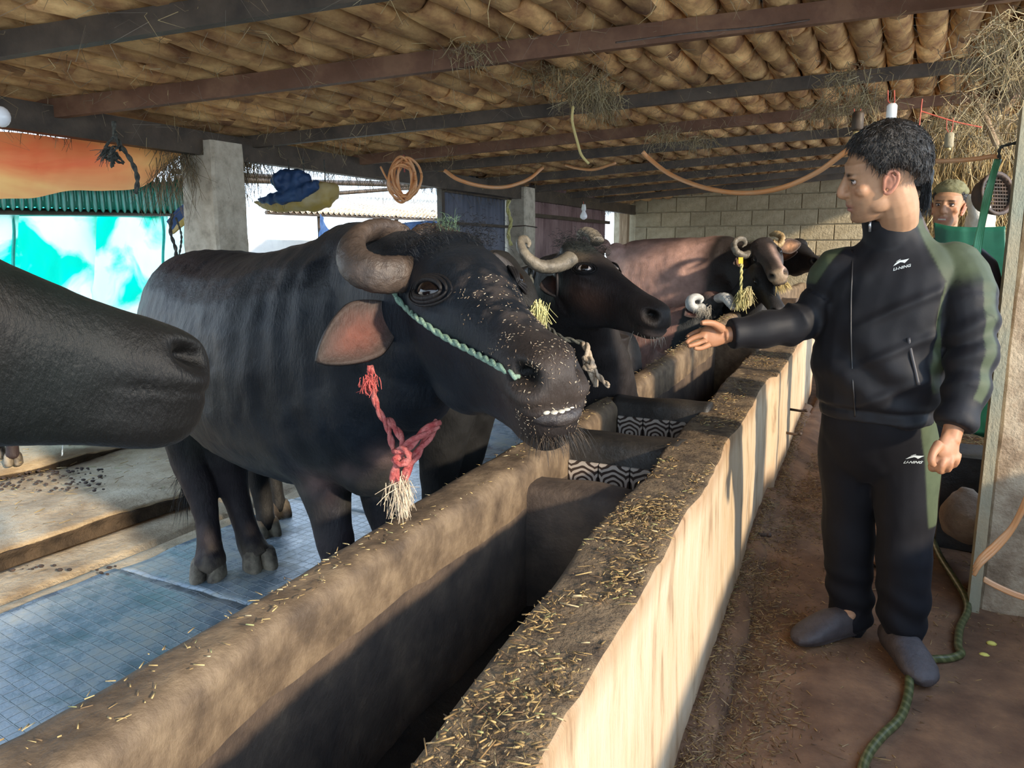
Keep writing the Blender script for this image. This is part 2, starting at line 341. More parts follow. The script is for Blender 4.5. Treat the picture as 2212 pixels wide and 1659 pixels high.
def wall_loft(outer, inner, top, y0, y1, ob, ib, seed, z0o, z0i, rnd=.03, dy=.03, rough=1., taper=0.):
    ys = np.arange(y0, y1, dy); rr = []
    for y in ys:
        xo, xi, zt = outer(y), inner(y), top(y); s = 1 if xo > xi else -1
        p = []
        for t in np.linspace(0, 1, 12): p.append((xo+s*taper*(1-t), z0o+(zt-rnd-z0o)*t))
        for a in np.linspace(0, np.pi/2, 5)[1:]: p.append((xo-s*rnd*(1-math.cos(a)), zt-rnd+rnd*math.sin(a)))
        for t in np.linspace(0, 1, 8)[1:-1]: p.append((xo-s*rnd+(xi-xo+2*s*rnd)*t, zt))
        for a in np.linspace(np.pi/2, 0, 5): p.append((xi+s*rnd*(1-math.cos(a)), zt-rnd+rnd*math.sin(a)))
        for t in np.linspace(1, 0, 10)[1:]: p.append((xi, z0i+(zt-rnd-z0i)*t))
        p = np.array(p); rr.append(np.stack([p[:, 0], np.full(len(p), y), p[:, 1]], 1))
    a = np.concatenate(rr)
    d = .008*fbm(a, 2.2, seed)+.0022*fbm(a, 14, seed+1, 2)*rough
    a[:, 0] += d; a[:, 2] += (.012*fbm(a, 2.2, seed+2)+.006*vn(a, 18, seed+3)*rough)*sst(.3, .6, a[:, 2])
    k = len(rr[0]); return [a[i*k:(i+1)*k] for i in range(len(ys))]
g = G(); rn = wall_loft(NWo, NWi, NWz, -.5, 8., 0, 0, 50, -.02, .2, rnd=.018, taper=.015)
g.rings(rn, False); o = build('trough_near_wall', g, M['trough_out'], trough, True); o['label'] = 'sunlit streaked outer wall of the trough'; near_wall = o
o.data.materials.append(M['trough_in']); o.data.materials.append(M['dirt'])
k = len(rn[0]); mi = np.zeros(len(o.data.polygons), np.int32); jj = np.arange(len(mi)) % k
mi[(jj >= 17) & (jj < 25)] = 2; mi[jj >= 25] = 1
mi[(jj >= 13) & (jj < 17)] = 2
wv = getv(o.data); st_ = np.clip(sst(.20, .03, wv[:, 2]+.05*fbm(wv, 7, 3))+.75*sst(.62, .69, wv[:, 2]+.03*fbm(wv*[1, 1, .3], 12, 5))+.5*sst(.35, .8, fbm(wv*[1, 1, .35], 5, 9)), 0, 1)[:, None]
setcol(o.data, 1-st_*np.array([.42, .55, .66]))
o.data.polygons.foreach_set('material_index', mi)
g = G(); rf = wall_loft(FWo, FWi, FWz, -.5, 10.8, 0, 0, 70, -.02, .2, rnd=.04)
g.rings(rf, False); o = build('trough_far_wall', g, M['trough_in'], trough, True); o['label'] = 'worn brown wall of the trough on the side of the animals'
M['trough_top'] = mat('worn_cement_top', (.075, .05, .03), (.23, .165, .10), sc=9, rough=.7, bump=.5, bsc=40, c3=(.145, .10, .06), detail=7)
o.data.materials.append(M['trough_top']); mi = np.zeros(len(o.data.polygons), np.int32); jj = np.arange(len(mi)) % k; mi[(jj >= 11) & (jj < 28)] = 1
o.data.polygons.foreach_set('material_index', mi)
X = slab_grid(0, 1, -.5, 10.8, 12, 150, lambda p: .20+.02*fbm(p, 4, 9)); yy_ = X[:, :, 1]; X[:, :, 0] = (FWi(yy_)-.04)*(1-X[:, :, 0])+(NWi(yy_)+.04)*X[:, :, 0]; g = G(); g.grid(X, .05); build('trough_floor', g, M['trough_dark'], trough, True)
def partition(name, y0, y1, zt, m, label=None, par=trough, z0=.2):
    x0 = FWi(y0)-.03; x1 = NWi(y0)+.04; rr = []
    for x in np.linspace(x0, x1, 22):
        a = [(y0, z0), (y0, zt-.03), (y0+.012, zt-.008), (y0+.03, zt), ((y0+y1)/2, zt+.004), (y1-.03, zt), (y1-.01, zt-.01), (y1, zt-.03), (y1, z0)]
        rr.append(np.array([[x, q[0], q[1]] for q in a]))
    v = np.concatenate(rr); v[:, 2] += .008*fbm(v, 6, 11)*(v[:, 2] > .3); v[:, 1] += .006*fbm(v, 8, 12)
    g = G(); g.rings([v[i*9:(i+1)*9] for i in range(22)]); o = build(name, g, m, par, True)
    if label: o['label'] = label
    return o
partition('partition', 2.08, 2.24, .635, M['trough_in'], 'brown cement partition across the trough')
partition('partition', 2.52, 2.70, .70, M['trough_dark'], 'black cement partition with a row of patterned tiles')
partition('partition', 3.20, 3.32, .72, M['trough_dark'], 'farther black cement partition with a row of patterned tiles')
partition('partition', 5.3, 5.75, .84, M['trough_top'], 'sunlit cement slab across the trough'); partition('partition', 6.9, 7.1, .85, M['trough_in']); partition('partition', 8.4, 8.6, .88, M['trough_in'])
for yy, zt in ((2.52, .62), (3.20, .65)):
    x0 = FWi(yy)+.0; x1 = NWi(yy)
    n = 3; w = (x1-x0)/n
    for i in range(n):
        g = G(); g.box((0, 0, 0), w-.006, .012, .15); bo = build('patterned_tile', g, M['ornament'], trough); bo.location = (x0+w*(i+.5), yy-.008, zt-.085)
g = G(); g.box((-.85, 2.38, .46), .5, .3, .04); build('partition_ledge', g, M['trough_in'], trough)
# ---- iron pegs in the trough wall
for (px, py) in ((1626, 1150), (1606, 1222), (1582, 1292), (1702, 935), (1716, 885), (1530, 1500)):
    y0 = PX(px, py, -.5)[1]; x0 = float(NWo(y0)); c = PX(px, py, x0)
    g = G(); L_ = .075; g.tube([c-[.03, 0, 0], c+[L_*.5, -.004, -.004], c+[L_, -.012, .004]], [.009, .0085, .009], 7); g.ball(c+[L_, -.012, .004], .012, n=8)
    tag(build('iron_peg', g, M['black_iron'], smooth=True), {1626: 'thick rusty iron peg low on the trough wall, nearer the man', 1606: 'forked rusty iron peg just below the thick one', 1582: 'small rusty peg near the bottom of the trough wall',
        1702: 'rusty peg in the trough wall beside the man\'s knee', 1716: 'farthest rusty peg beside the man\'s hip', 1530: 'rusty peg in the trough wall nearest to the camera'}[px], 'peg', 'iron pegs in the trough wall')
# ---- pillars
def pillar(name, x0, x1, y0, y1, z1, label, seed, m=None):
    n = 40; rr = []
    b = .014
    cs = [(x0+b, y0), (x1-b, y0), (x1, y0+b), (x1, y1-b), (x1-b, y1), (x0+b, y1), (x0, y1-b), (x0, y0+b)]
    sec = []
    for i in range(8):
        a = np.array(cs[i]); c = np.array(cs[(i+1) % 8]); k_ = 6 if i % 2 == 0 else 1
        for t in range(k_): sec.append(a+(c-a)*t/k_)
    sec = np.array(sec)
    for z in np.linspace(-.05, z1, n):
        q = np.concatenate([sec, np.full((len(sec), 1), z)], 1); rr.append(q)
    v = np.concatenate(rr); v[:, :2] += np.stack([.006*fbm(v, 5, seed), .006*fbm(v, 5, seed+9)], 1); kk = len(sec)
    g = G(); g.rings([v[i*kk:(i+1)*kk] for i in range(n)]); return tag(build(name, g, m or M['pillar'], smooth=False), label, 'pillar', kind='structure')
pillar('pillar', -3.78, -3.50, 3.18, 3.42, 1.98, 'whitewashed concrete pillar behind the big buffalo at the open side', 3)
pillar('pillar', -3.78, -3.52, 7.2, 7.46, 2.02, 'tan concrete pillar beside the rusty metal gate', 5)
pillar('pillar', .355, .62, 3.3, 3.58, 2.45, 'rough concrete pillar at the right edge, sunlit at the top', 7, mat('dirty_pillar', (.17, .115, .07), (.48, .38, .26), sc=9, rough=.9, bump=.8, bsc=60, c3=(.33, .24, .155), contrast=(.3, .62), detail=9))
g = G(); g.box((.335, 3.30, 1.2), .036, .09, 2.5); o = tag(build('post_board', g, M['wood_green']), 'narrow green-grey board on the edge of the right pillar', 'board')
g = G(); g.box((.86, 3.40, .6), .46, .12, 1.3); struct(build('wall_stub', g, bpy.data.materials['dirty_pillar']))
g = G(); g.box((-3.66, 10.75, 1.0), .12, .1, 2.1); tag(build('door_post', g, M['wood']), 'brown post at the corner between rusty sheets and block wall', 'post')
# ---- back wall of blocks
g = G(); g.box((-1.2, 11.06, 1.3), 5.4, .16, 2.8); wb = struct(build('wall_back', g, M['mortar']), 'tan block wall at the far end of the barn')
bw, bh = .42, .205; row = 0; z = .9
while z < 2.3:
    x = -3.6-(.21 if row % 2 else 0)
    while x < .1:
        x0 = max(x, -3.58); x1 = x+bw
        if x1-x0 > .06:
            gg = G(); w = x1-x0-.007; dp = .024+random.uniform(-.003, .003)
            c = .008; X = np.array([[-w/2, 0, -bh/2+.006], [w/2, 0, -bh/2+.006], [w/2, 0, bh/2-.006], [-w/2, 0, bh/2-.006]])
            f0 = X.copy(); f0[:, 1] = 0; f1 = X*[(w-2*c)/w, 1, (bh-2*c-.012)/(bh-.012)]; f1[:, 1] = -dp; f2 = X.copy(); f2[:, 1] = -dp+c
            gg.rings([f0, f2, f1]); o = build('block', gg, M['block'], wb); o.location = ((x0+x1)/2, 10.982, z+bh/2)
        x += bw
    z += bh; row += 1
# ---- wall behind the second man, hung with straw
g = G(); g.box((.95, 6.6, 1.1), 1.75, .12, 2.4); struct(build('wall_right', g, M['white_sack'] if 0 else M['block']), 'pale plastered wall hung with straw behind the man in the cap')
g = G(); g.box((.98, 2.4, .36), .12, 8.0, .76); struct(build('wall_low_unseen', g, M['pillar']))  # unseen low wall on the right, height and length set to shade the walkway
# ---- corrugated sheets on the open side
def corrugated(name, p00, p10, p11, p01, ribs, amp, m, parent=None, thick=.003, per=8, rows=4):
    p00, p10, p11, p01 = [np.asarray(q, float) for q in (p00, p10, p11, p01)]
    N_ = nrm(np.cross(p10-p00, p01-p00)); n = ribs*per+1
    X = np.zeros((rows, n, 3))
    for i in range(rows):
        t = i/(rows-1); a = p00*(1-t)+p01*t; b = p10*(1-t)+p11*t; u = np.linspace(0, 1, n)[:, None]
        X[i] = a*(1-u)+b*u + N_*amp*np.sin(u*ribs*2*np.pi)
    g = G(); g.grid(X, thick); return build(name, g, m, parent, True)
gate = thing('metal_gate', 'rusty corrugated metal gate between the tan pillar and the block wall', 'gate')
corrugated('sheet', (-3.62, 7.5, 0), (-3.62, 8.7, 0), (-3.62, 8.7, 2.1), (-3.62, 7.5, 2.1), 15, .012, M['rust_sheet'], gate)
corrugated('sheet', (-3.64, 8.72, 0), (-3.64, 9.9, 0), (-3.64, 9.9, 2.1), (-3.64, 8.72, 2.1), 15, .012, M['rust_sheet'], gate)
g = G(); g.box((-3.585, 8.7, 1.75), .03, 2.4, .04); g.box((-3.585, 8.7, 1.1), .03, 2.4, .04); build('rail', g, M['steel_dark'], gate)
gate2 = thing('metal_gate', 'dark grey corrugated sheet left of the tan pillar', 'gate')
corrugated('sheet', (-3.72, 5.9, 0), (-3.72, 6.65, 0), (-3.72, 6.65, 2.1), (-3.72, 5.9, 2.1), 9, .012, M['grey_sheet'], gate2)
corrugated('sheet', (-3.74, 6.67, 0), (-3.74, 7.18, 0), (-3.74, 7.18, 2.1), (-3.74, 6.67, 2.1), 6, .012, M['grey_sheet'], gate2)
g = G()
for zz in (1.9, 1.62, 1.2): g.box((-3.69, 6.55, zz), .03, 1.3, .025)
g.box((-3.70, 5.88, 1.), .05, .05, 2.1)
build('rail', g, M['steel_dark'], gate2)
# ---- roof
RZ = lambda x: 2.05+.1*(x+3.6)
ceiling = G()
A = np.array([[-3.95, -1.6], [.85, -1.6], [.85, 11.1], [-3.95, 11.1]])
ceiling.add([[x, y, RZ(x)+.19] for x, y in A]+[[x, y, RZ(x)+.25] for x, y in A], [(0, 3, 2, 1), (4, 5, 6, 7), (0, 1, 5, 4), (1, 2, 6, 5), (2, 3, 7, 6), (3, 0, 4, 7)])
ceil = struct(build('ceiling', ceiling, M['thatch']), 'low roof of round clay tiles on steel rafters')
# rafters, near to far: (x, y) of two points each
RF = [((-3.7, .25), (.9, 2.2), 0), ((-2.92, 1.74), (-2.12, 2.01), 1), ((-3.7, 2.3), (-.27, 3.64), 0), ((-2.4, 4.08), (.5, 5.34), 1), ((-2.89, 4.9), (-.82, 5.82), 0), ((-3.22, 5.45), (-.28, 7.14), 1),
      ((-3.6, 6.5), (-.3, 8.2), 1), ((-3.6, 7.5), (-.3, 9.2), 1), ((-3.6, 8.5), (-.3, 10.1), 1), ((-3.6, 9.5), (-.3, 10.8), 1)]
for i, ((xa, ya), (xb, yb), c) in enumerate(RF):
    s = (yb-ya)/(xb-xa); x0, x1 = -3.72, .8; y0 = ya+s*(x0-xa); y1 = ya+s*(x1-xa)
    if y1 > 10.9: x1 = x0+(10.9-y0)/s; y1 = 10.9
    a = np.array([x0, y0, RZ(x0)-.035]); b = np.array([x1, y1, RZ(x1)-.035])
    X_ = nrm(b-a); Y_ = nrm(np.cross([0, 0, 1], X_)); Z_ = np.cross(X_, Y_)
    g = G(); h = .085 if i < 3 else .07; w = .042
    g.box((a+b)/2, np.linalg.norm(b-a), w, h, np.stack([X_, Y_, Z_], 1))
    o = build('rafter', g, M['steel_red'] if i in (2, 4) else M['steel_dark'], ceil)
    if i == 2: o['label'] = 'red-brown steel rafter'
g = G(); g.box((-3.6, 4.7, 1.965), .07, 12.6, .13); build('eave_beam', g, M['steel_dark'], ceil)
g = G(); g.box((.5, 4.7, 2.40), .07, 12.6, .1); build('ridge_beam', g, M['steel_dark'], ceil)
# tiles
def tile_mesh(seed):
    r0, r1, L_ = .079, .064, .52; rr = []; rs = np.random.RandomState(seed)
    a = np.linspace(0, 2*np.pi, 12, endpoint=False)
    for k_, y in enumerate(np.linspace(0, 1, 5)):
        r = r0+(r1-r0)*y; j = 1+.05*rs.randn(12)*.7
        rr.append(np.stack([r*np.cos(a)*j, np.full(12, (y-.5)*L_), r*np.sin(a)*j], 1))
    # hollow mouth at the wide end
    rr.insert(0, np.stack([.064*np.cos(a), np.full(12, -.5*L_), .064*np.sin(a)], 1)); rr.insert(0, np.stack([.06*np.cos(a), np.full(12, -.44*L_), .06*np.sin(a)], 1))
    g = G(); g.rings(rr); return g
tmeshes = []
for s in range(5):
    me = tile_mesh(s).mesh('roof_tile'); me.materials.append(M['tile']); me.polygons.foreach_set('use_smooth', np.ones(len(me.polygons), bool)); tmeshes.append(me)
cands = []
ncol = 32
for c in range(ncol):
    x = -3.80+c*.147
    y = .2+rng.uniform(0, .4)
    while y < 10.9:
        jx = rng.uniform(-.010, .010); p = np.array([x+jx, y, RZ(x)+.080+rng.uniform(-.006, .008)])
        v = p-CAM; zc = v @ fw
        cands.append((zc if zc > .3 and abs(v @ rt/zc) < .72 and (v @ up)/zc < .56 else 99+zc, p, rng.uniform(-.045, .045), rng.uniform(-.03, .03), rng.randint(5), rng.uniform(0, 6.28), rng.uniform(.92, 1.1)))
        y += .40+rng.uniform(-.03, .03)
cands.sort(key=lambda q: q[0])
rest = G(); tv = [np.array([v.co[:] for v in me.vertices]) for me in tmeshes]; tf = [[tuple(p.vertices) for p in me.polygons] for me in tmeshes]
for i, (zc, p, rz, rx, k_, ry, s) in enumerate(cands):
    R = Matrix.Rotation(-math.atan(.1), 3, 'Y') @ Matrix.Rotation(rz, 3, 'Z') @ Matrix.Rotation(rx-.03, 3, 'X') @ Matrix.Rotation(ry, 3, 'Y')
    if i < 300:
        o = bpy.data.objects.new('roof_tile', tmeshes[k_]); COL.objects.link(o); o.parent = ceil
        o.matrix_local = Matrix.Translation(p.tolist()) @ (R @ Matrix.Diagonal((s, 1, s))).to_4x4()
    elif zc < 90 or p[1] > 0:
        rest.add(tv[k_]*[s, 1, s] @ np.array(R).T + p, tf[k_])
o = build('distant_roof_tiles', rest, M['tile'], ceil, True); o['kind'] = 'stuff'
# ============================================================ buffaloes
M['hide'] = mat('hide', (1, 1, 1), (.62, .62, .62), sc=9, rough=.46, bump=.8, bsc=110, stretch=(1, 1, 1), attr=True, sheen=.02, spec=.22, detail=8, bdist=.005, bstretch=(1, 1, .35))
M['horn'] = mat('horn', (.025, .019, .016), (.10, .072, .055), sc=9, rough=.5, bump=.7, bsc=30, c3=(.055, .04, .032), detail=8)
M['horn_grey'] = mat('horn_grey', (.07, .065, .055), (.26, .23, .18), sc=12, rough=.45, bump=.6, bsc=40, detail=8)
M['horn_tan'] = mat('horn_tan', (.20, .13, .06), (.45, .33, .17), sc=12, rough=.45, bump=.6, bsc=40)
M['horn_pale'] = mat('horn_pale', (.35, .37, .38), (.60, .62, .62), sc=12, rough=.45, bump=.4, bsc=40)
M['eye'] = mat('eye', (.006, .004, .004), rough=.10, spec=.6)
M['eye_white'] = mat('eye_white', (.65, .55, .50), rough=.2)
M['hoof'] = mat('hoof', (.06, .048, .038), (.34, .29, .21), sc=10, rough=.8, bump=.6, bsc=30)
M['hair_black'] = mat('hair_black', (.010, .009, .009), rough=.35)
M['teeth'] = mat('teeth', (.42, .38, .30), (.60, .55, .45), sc=60, rough=.4)
M['lip'] = mat('wet_lip', (.025, .02, .02), (.05, .04, .035), sc=30, rough=.45, bump=.6, bsc=60)
M['rope_red'] = mat('rope_red', (.42, .06, .06), (.62, .22, .20), sc=40, rough=.9, bump=1., bsc=120)
M['rope_green'] = mat('rope_green', (.18, .32, .24), (.36, .52, .40), sc=60, rough=.8, bump=1., bsc=150)
M['rope_white'] = mat('rope_white', (.42, .33, .24), (.66, .56, .44), sc=40, rough=.9, bump=1., bsc=120)
M['rope_yellow'] = mat('rope_yellow', (.50, .46, .16), (.68, .64, .32), sc=60, rough=.85, bump=.6, bsc=120)

HS = [  # x, ztop, zbot, half width top, half width jaw
 (-.07, -.02, -.19, .070, .050), (-.03, .030, -.235, .100, .070), (.02, .050, -.265, .118, .080), (.07, .056, -.285, .124, .082), (.12, .050, -.285, .126, .078),
 (.17, .036, -.275, .122, .070), (.22, .014, -.258, .106, .062), (.27, -.004, -.238, .090, .054), (.32, -.018, -.228, .080, .054), (.37, -.030, -.218, .074, .052),
 (.42, -.040, -.212, .073, .054), (.46, -.045, -.212, .080, .058), (.50, -.052, -.208, .085, .060), (.53, -.062, -.198, .080, .054), (.55, -.080, -.180, .064, .042), (.560, -.10, -.155, .038, .024)]
def head_rings(T, deep=0.):
    t, R, s = T; out = []
    for x, zt, zb, wt, wj in HS:
        zb = zb-deep*(.35+.65*min(1, max(0, x)/.4))
        a = np.linspace(0, 2*np.pi, 28, endpoint=False); c, sn = np.cos(a), np.sin(a)
        cs = np.sign(c)*np.abs(c)**.8; ss = np.sign(sn)*np.abs(sn)**.85
        v = (ss+1)/2; w = wj+(wt-wj)*sst(.1, .75, v)
        if x > .4: w = w*(1-.12*np.exp(-((v-.32)/.10)**2))
        p = np.stack([np.full(28, x), cs*w, zb+(zt-zb)*v], 1); out.append(p*s @ R.T+t)
    return out
def hl(T, p): t, R, s = T; return (np.asarray(p, float)*s) @ np.array(R).T+t
def tolocal(T, w): t, R, s = T; return ((w-t) @ np.array(R))/s
def ell(c, hh, hw, T_, n=22, upv=(0, 0, 1), sq=.9, belly=0.):
    T_ = nrm(T_); L_ = nrm(np.cross(upv, T_)); U = np.cross(T_, L_)
    a = np.linspace(0, 2*np.pi, n, endpoint=False); c_, s_ = np.cos(a), np.sin(a)
    c_ = np.sign(c_)*np.abs(c_)**sq; s_ = np.sign(s_)*np.abs(s_)**sq
    return np.asarray(c)+(c_*hw)[:, None]*L_+(s_*hh)[:, None]*U
def trunk(g, secs, sub=3, n=22, upv=(0, 0, 1)):
    # secs: (centre, half height, half width)
    c = np.array([q[0] for q in secs]); r = np.array([[q[1], q[2]] for q in secs]); c, r = smooth_path(c, r, sub)
    T_ = np.gradient(c, axis=0)
    g.rings([ell(c[i], r[i, 0], r[i, 1], T_[i], n, upv) for i in range(len(c))])
def leg(g, pts, rad, sub=3): g.tube(pts, rad, 12, sub=sub)
def hoof(parent, p, dirv, s=1., w=.5):
    # two claws and dew claws at ground point p
    d = nrm([dirv[0], dirv[1], 0]); l = np.array([-d[1], d[0], 0])
    for k in (-1, 1):
        g = G(); rr = []
        for zz, fr, bk, hw in ((0, .080, .050, .034), (.02, .074, .048, .034), (.045, .058, .044, .033), (.070, .042, .038, .030), (.085, .028, .028, .022)):
            a = np.linspace(0, 2*np.pi, 12, endpoint=False); x = np.where(np.cos(a) > 0, fr, bk)*np.cos(a); y = hw*np.sin(a)
            rr.append(p+s*(x[:, None]*d+(y+k*.030)[:, None]*l)+[0, 0, zz*s])
        g.rings(rr); build('hoof', g, M['hoof'], parent, True)
def horn(name, pts, rad, m, parent, flat=.75, rid=.05, sub=10, n=14, updir=None):
    p, r = smooth_path(pts, rad, sub); s = np.arange(len(p)); r = r*(1+rid*np.sin(s*1.9)*np.sin(s*.7))
    g = G(); g.tube(p, r, n, flat=flat, updir=updir); return build(name, g, m, parent, True)
def ear(parent, base, tip, face, w, m_in, col_out, col_in, cup=.35, th=.010, droop=0.):
    base = np.asarray(base); tip = np.asarray(tip); a = tip-base; L_ = np.linalg.norm(a); a = a/L_
    f = nrm(np.asarray(face)-a*(np.asarray(face) @ a)); l = np.cross(a, f)
    nu, nv = 22, 15; X = np.zeros((nu, nv, 3))
    for i in range(nu):
        t = i/(nu-1); hw = w/2*(.38+.62*math.sin(min(1, t*2.2)*math.pi/2))*max(0, 1-max(0, (t-.38)/.62)**1.7)**.8+.002
        for j in range(nv):
            q = -1+2*j/(nv-1); X[i, j] = base+a*L_*t+l*hw*q + f*(cup*hw*(q*q)-.02*math.sin(t*3.1)*0) - np.array([0, 0, droop*t*t])
    g = G(); g.grid(X, th); me = g.mesh('ear'); k = nu*nv; u = np.linspace(0, 1, nu)[:, None]*np.ones((1, nv)); v = np.ones((nu, 1))*np.linspace(-1, 1, nv)[None]
    wgt = np.exp(-((u-.5)/.3)**2-(v/.62)**2).ravel(); nz = .5+.5*fbm(X.reshape(-1, 3), 60, 3)
    ci = np.array(col_out)[None]*1.3*(1-wgt[:, None])+np.array(col_in)[None]*(wgt*(.6+.6*nz))[:, None]
    # which side faces f: grid offsets +N then -N
    N_ = np.cross(X[1, 1]-X[0, 1], X[1, 2]-X[1, 1]); s = (N_ @ f) > 0
    co = np.tile(np.array(col_out), (k, 1))*(.8+.4*nz[:, None])
    setcol(me, np.concatenate([ci, co] if s else [co, ci])); return link('ear', me, M['hide'], parent, True)
def sculpt_head(v, T, mouth=True):
    q = tolocal(T, v); s = T[2]; R = np.array(T[1])
    def d2(c, r): return np.exp(-(((q-np.array(c))/np.array(r))**2).sum(1))
    off = np.zeros_like(q)
    for sy in (-1, 1):
        off += d2((.17, sy*.120, -.03), (.045, .04, .036))[:, None]*[0, sy*.004, .002]      # orbital rise
        off += d2((.205, sy*.115, -.062), (.05, .04, .012))[:, None]*[0, -sy*.008, 0]
        off += d2((.532, sy*.064, -.100), (.030, .022, .019))[:, None]*[-.034, -sy*.034, 0]   # nostril
        off += d2((.505, sy*.082, -.085), (.020, .03, .010))[:, None]*[0, -sy*.014, 0]
        off += d2((.555, sy*.055, -.070), (.018, .03, .012))[:, None]*[.004, 0, .006]
        off += d2((.12, sy*.1, -.17), (.09, .06, .07))[:, None]*[0, sy*.010, 0]             # cheek
    if mouth:
        x = q[:, 0]; m = np.exp(-((q[:, 2]+.152+.05*(.55-x))/.006)**2)*sst(.40, .44, x)
        c = np.stack([np.full(len(q), .46), q[:, 1]*0, q[:, 2]], 1); dd = q-c; dd /= (np.linalg.norm(dd, axis=1)[:, None]+1e-9); off -= m[:, None]*dd*.006
    w = ((q[:, 0] > -.15) & (q[:, 0] < .62) & (np.abs(q[:, 1]) < .2) & (np.abs(q[:, 2]+.1) < .25)); off *= w[:, None]
    return v+(off*s) @ R.T, q, w
def body_noise(v, n, q_w, amp=1., seed=1):
    d = .006*fbm(v, 5, seed)+.0022*fbm(v*[1, 1, .6], 28, seed+3)
    return v+n*(d*amp*(1-.75*q_w))[:, None]
def head_color(q, w, base, muzzle, nose):
    c = np.zeros_like(q)+np.array(base)
    k = (sst(.33, .50, q[:, 0])*w)[:, None]; c = c*(1-k)+np.array(muzzle)*k
    k = (sst(.50, .545, q[:, 0])*sst(-.17, -.15, q[:, 2])*w)[:, None]; c = c*(1-k)+np.array(nose)*k
    for sy in (-1, 1):
        k = (np.exp(-(((q-[.528, sy*.060, -.098])/[.032, .024, .017])**2).sum(1))*w)[:, None]; c = c*(1-np.clip(k*1.5, 0, 1))+.002*np.clip(k*1.5, 0, 1)
        k = (np.exp(-(((q-[.17, sy*.125, -.03])/[.030, .03, .022])**2).sum(1))*w)[:, None]; c = c*(1-.55*k)
    return c
from mathutils.bvhtree import BVHTree
def eyes(T, parent, sides=(-1, 1), r=.024, white=False, at=None):
    # eyeballs and lids set on the surface of the head
    body = [c for c in parent.children if c.name.startswith('body')][0]; me = body.data
    b = BVHTree.FromPolygons([q.co[:] for q in me.vertices], [tuple(q.vertices) for q in me.polygons]); R = np.array(T[1]); s = T[2]
    if at is None:
        o = hl(T, (.172, -.25, -.033)); h, n, _, _ = b.ray_cast(Vector(o), Vector(R @ [0, 1, 0]))
    else:
        h, n, _, _ = b.ray_cast(Vector(CAM), Vector(nrm(ray(*at))))
    if h is None: return
    hl0 = tolocal(T, np.array(h)); nl = nrm(nrm(R.T @ np.array(n))+np.array([.0, -.1, .0])); al = np.array([1., 0, -.25]) if at is None else R.T @ nrm(rt-.28*up)
    for sy in sides:
        m_ = np.array([1, -sy, 1.]) if True else 1
        c = hl(T, hl0*m_); n_ = nrm(R @ (nl*m_)); a = nrm(R @ (al*m_)); a = nrm(a-n_*(a @ n_)); w = np.cross(n_, a); Q = np.stack([a, w, n_], 1); rr = r*s
        g = G(); g.ball(c-n_*rr*.35, np.array([1.15, .86, .80])*rr, Q, n=26); o = build('eye', g, M['eye_white'] if white else M['eye'], parent, True)
        if white: g = G(); g.ball(c-n_*rr*.34+a*rr*.03, np.array([1.02, .84, .84])*rr, Q, n=22); build('iris', g, M['eye'], o, True)
        g = G()
        for k in (-1, 1):
            th = np.linspace(0, np.pi, 13)
            for sc, tk, dn in ((1., .21, .0), (1.32, .16, -.12), (1.62, .10, -.22)):
                pts = [c+a*rr*1.32*sc*math.cos(t)+w*k*rr*.66*sc*math.sin(t)+n_*rr*(.20*math.sin(t)+dn) for t in th]
                g.tube(pts, rr*tk*(.45+.55*np.sin(th)), 8, sub=2, col=(.012, .011, .012))
        build('eyelid', g, M['hide'], parent, True, True)
def tf(t, R, s=1., pull=1.):
    t = np.array(t); R = np.array(R); u, _, vt = np.linalg.svd(R); R = u @ vt
    return (CAM+(t-CAM)*pull, R, s*pull)
def finish(g, T, voxel, parent, colf, it=7, seed=1, name='body', amp=1., noise=True):
    me = fuse(g, voxel, it); v = getv(me); v, q, w = sculpt_head(v, T); putv(me, v); n = getn(me)
    if noise: v = body_noise(v, n, w*1., amp, seed); putv(me, v)
    setcol(me, np.clip(colf(v, q, w, n), 0, 1)); return link(name, me, M['hide'], parent, True)
BLK = (.007, .011, .017)
HM = tf([-0.8894, 1.4275, 1.3419], [[0.785, 0.6136, 0.0853], [-0.5946, 0.7849, -0.1742], [-0.1738, 0.0861, 0.981]], 1., 1.2); HM = (HM[0], HM[1], 1.135)
HL = tf([-1.5253, 0.6916, 1.3562], [[0.0951, -0.9932, 0.0678], [0.9675, 0.1083, 0.2283], [-0.2341, 0.0439, 0.9712]], 1.119)
x_ = nrm(.80*rt+.55*fw-.14*up); z_ = nrm(up-x_*(up @ x_)); R_ = np.stack([x_, np.cross(z_, x_), z_], 1); HL = (P(443, 808, 1.45)-R_ @ np.array([.558, 0, -.12])*1.17, R_, 1.17)
H2 = tf([-1.3009, 3.1397, 1.3412], [[0.9038, 0.3593, 0.2325], [-0.3485, 0.9332, -0.0876], [-0.2485, -0.0019, 0.9686]], 1.)
HP = tf([-1.0363, 6.4119, 1.4056], [[0.3389, 0.9043, -0.2596], [-0.9147, 0.2521, -0.3159], [-0.2202, 0.3445, 0.9126]], 1.)
HF = tf([-1.0241, 8.4959, 1.3986], [[0.5481, 0.8148, 0.1888], [-0.8343, 0.5488, 0.0534], [-0.0601, -0.1867, 0.9806]], 1.)

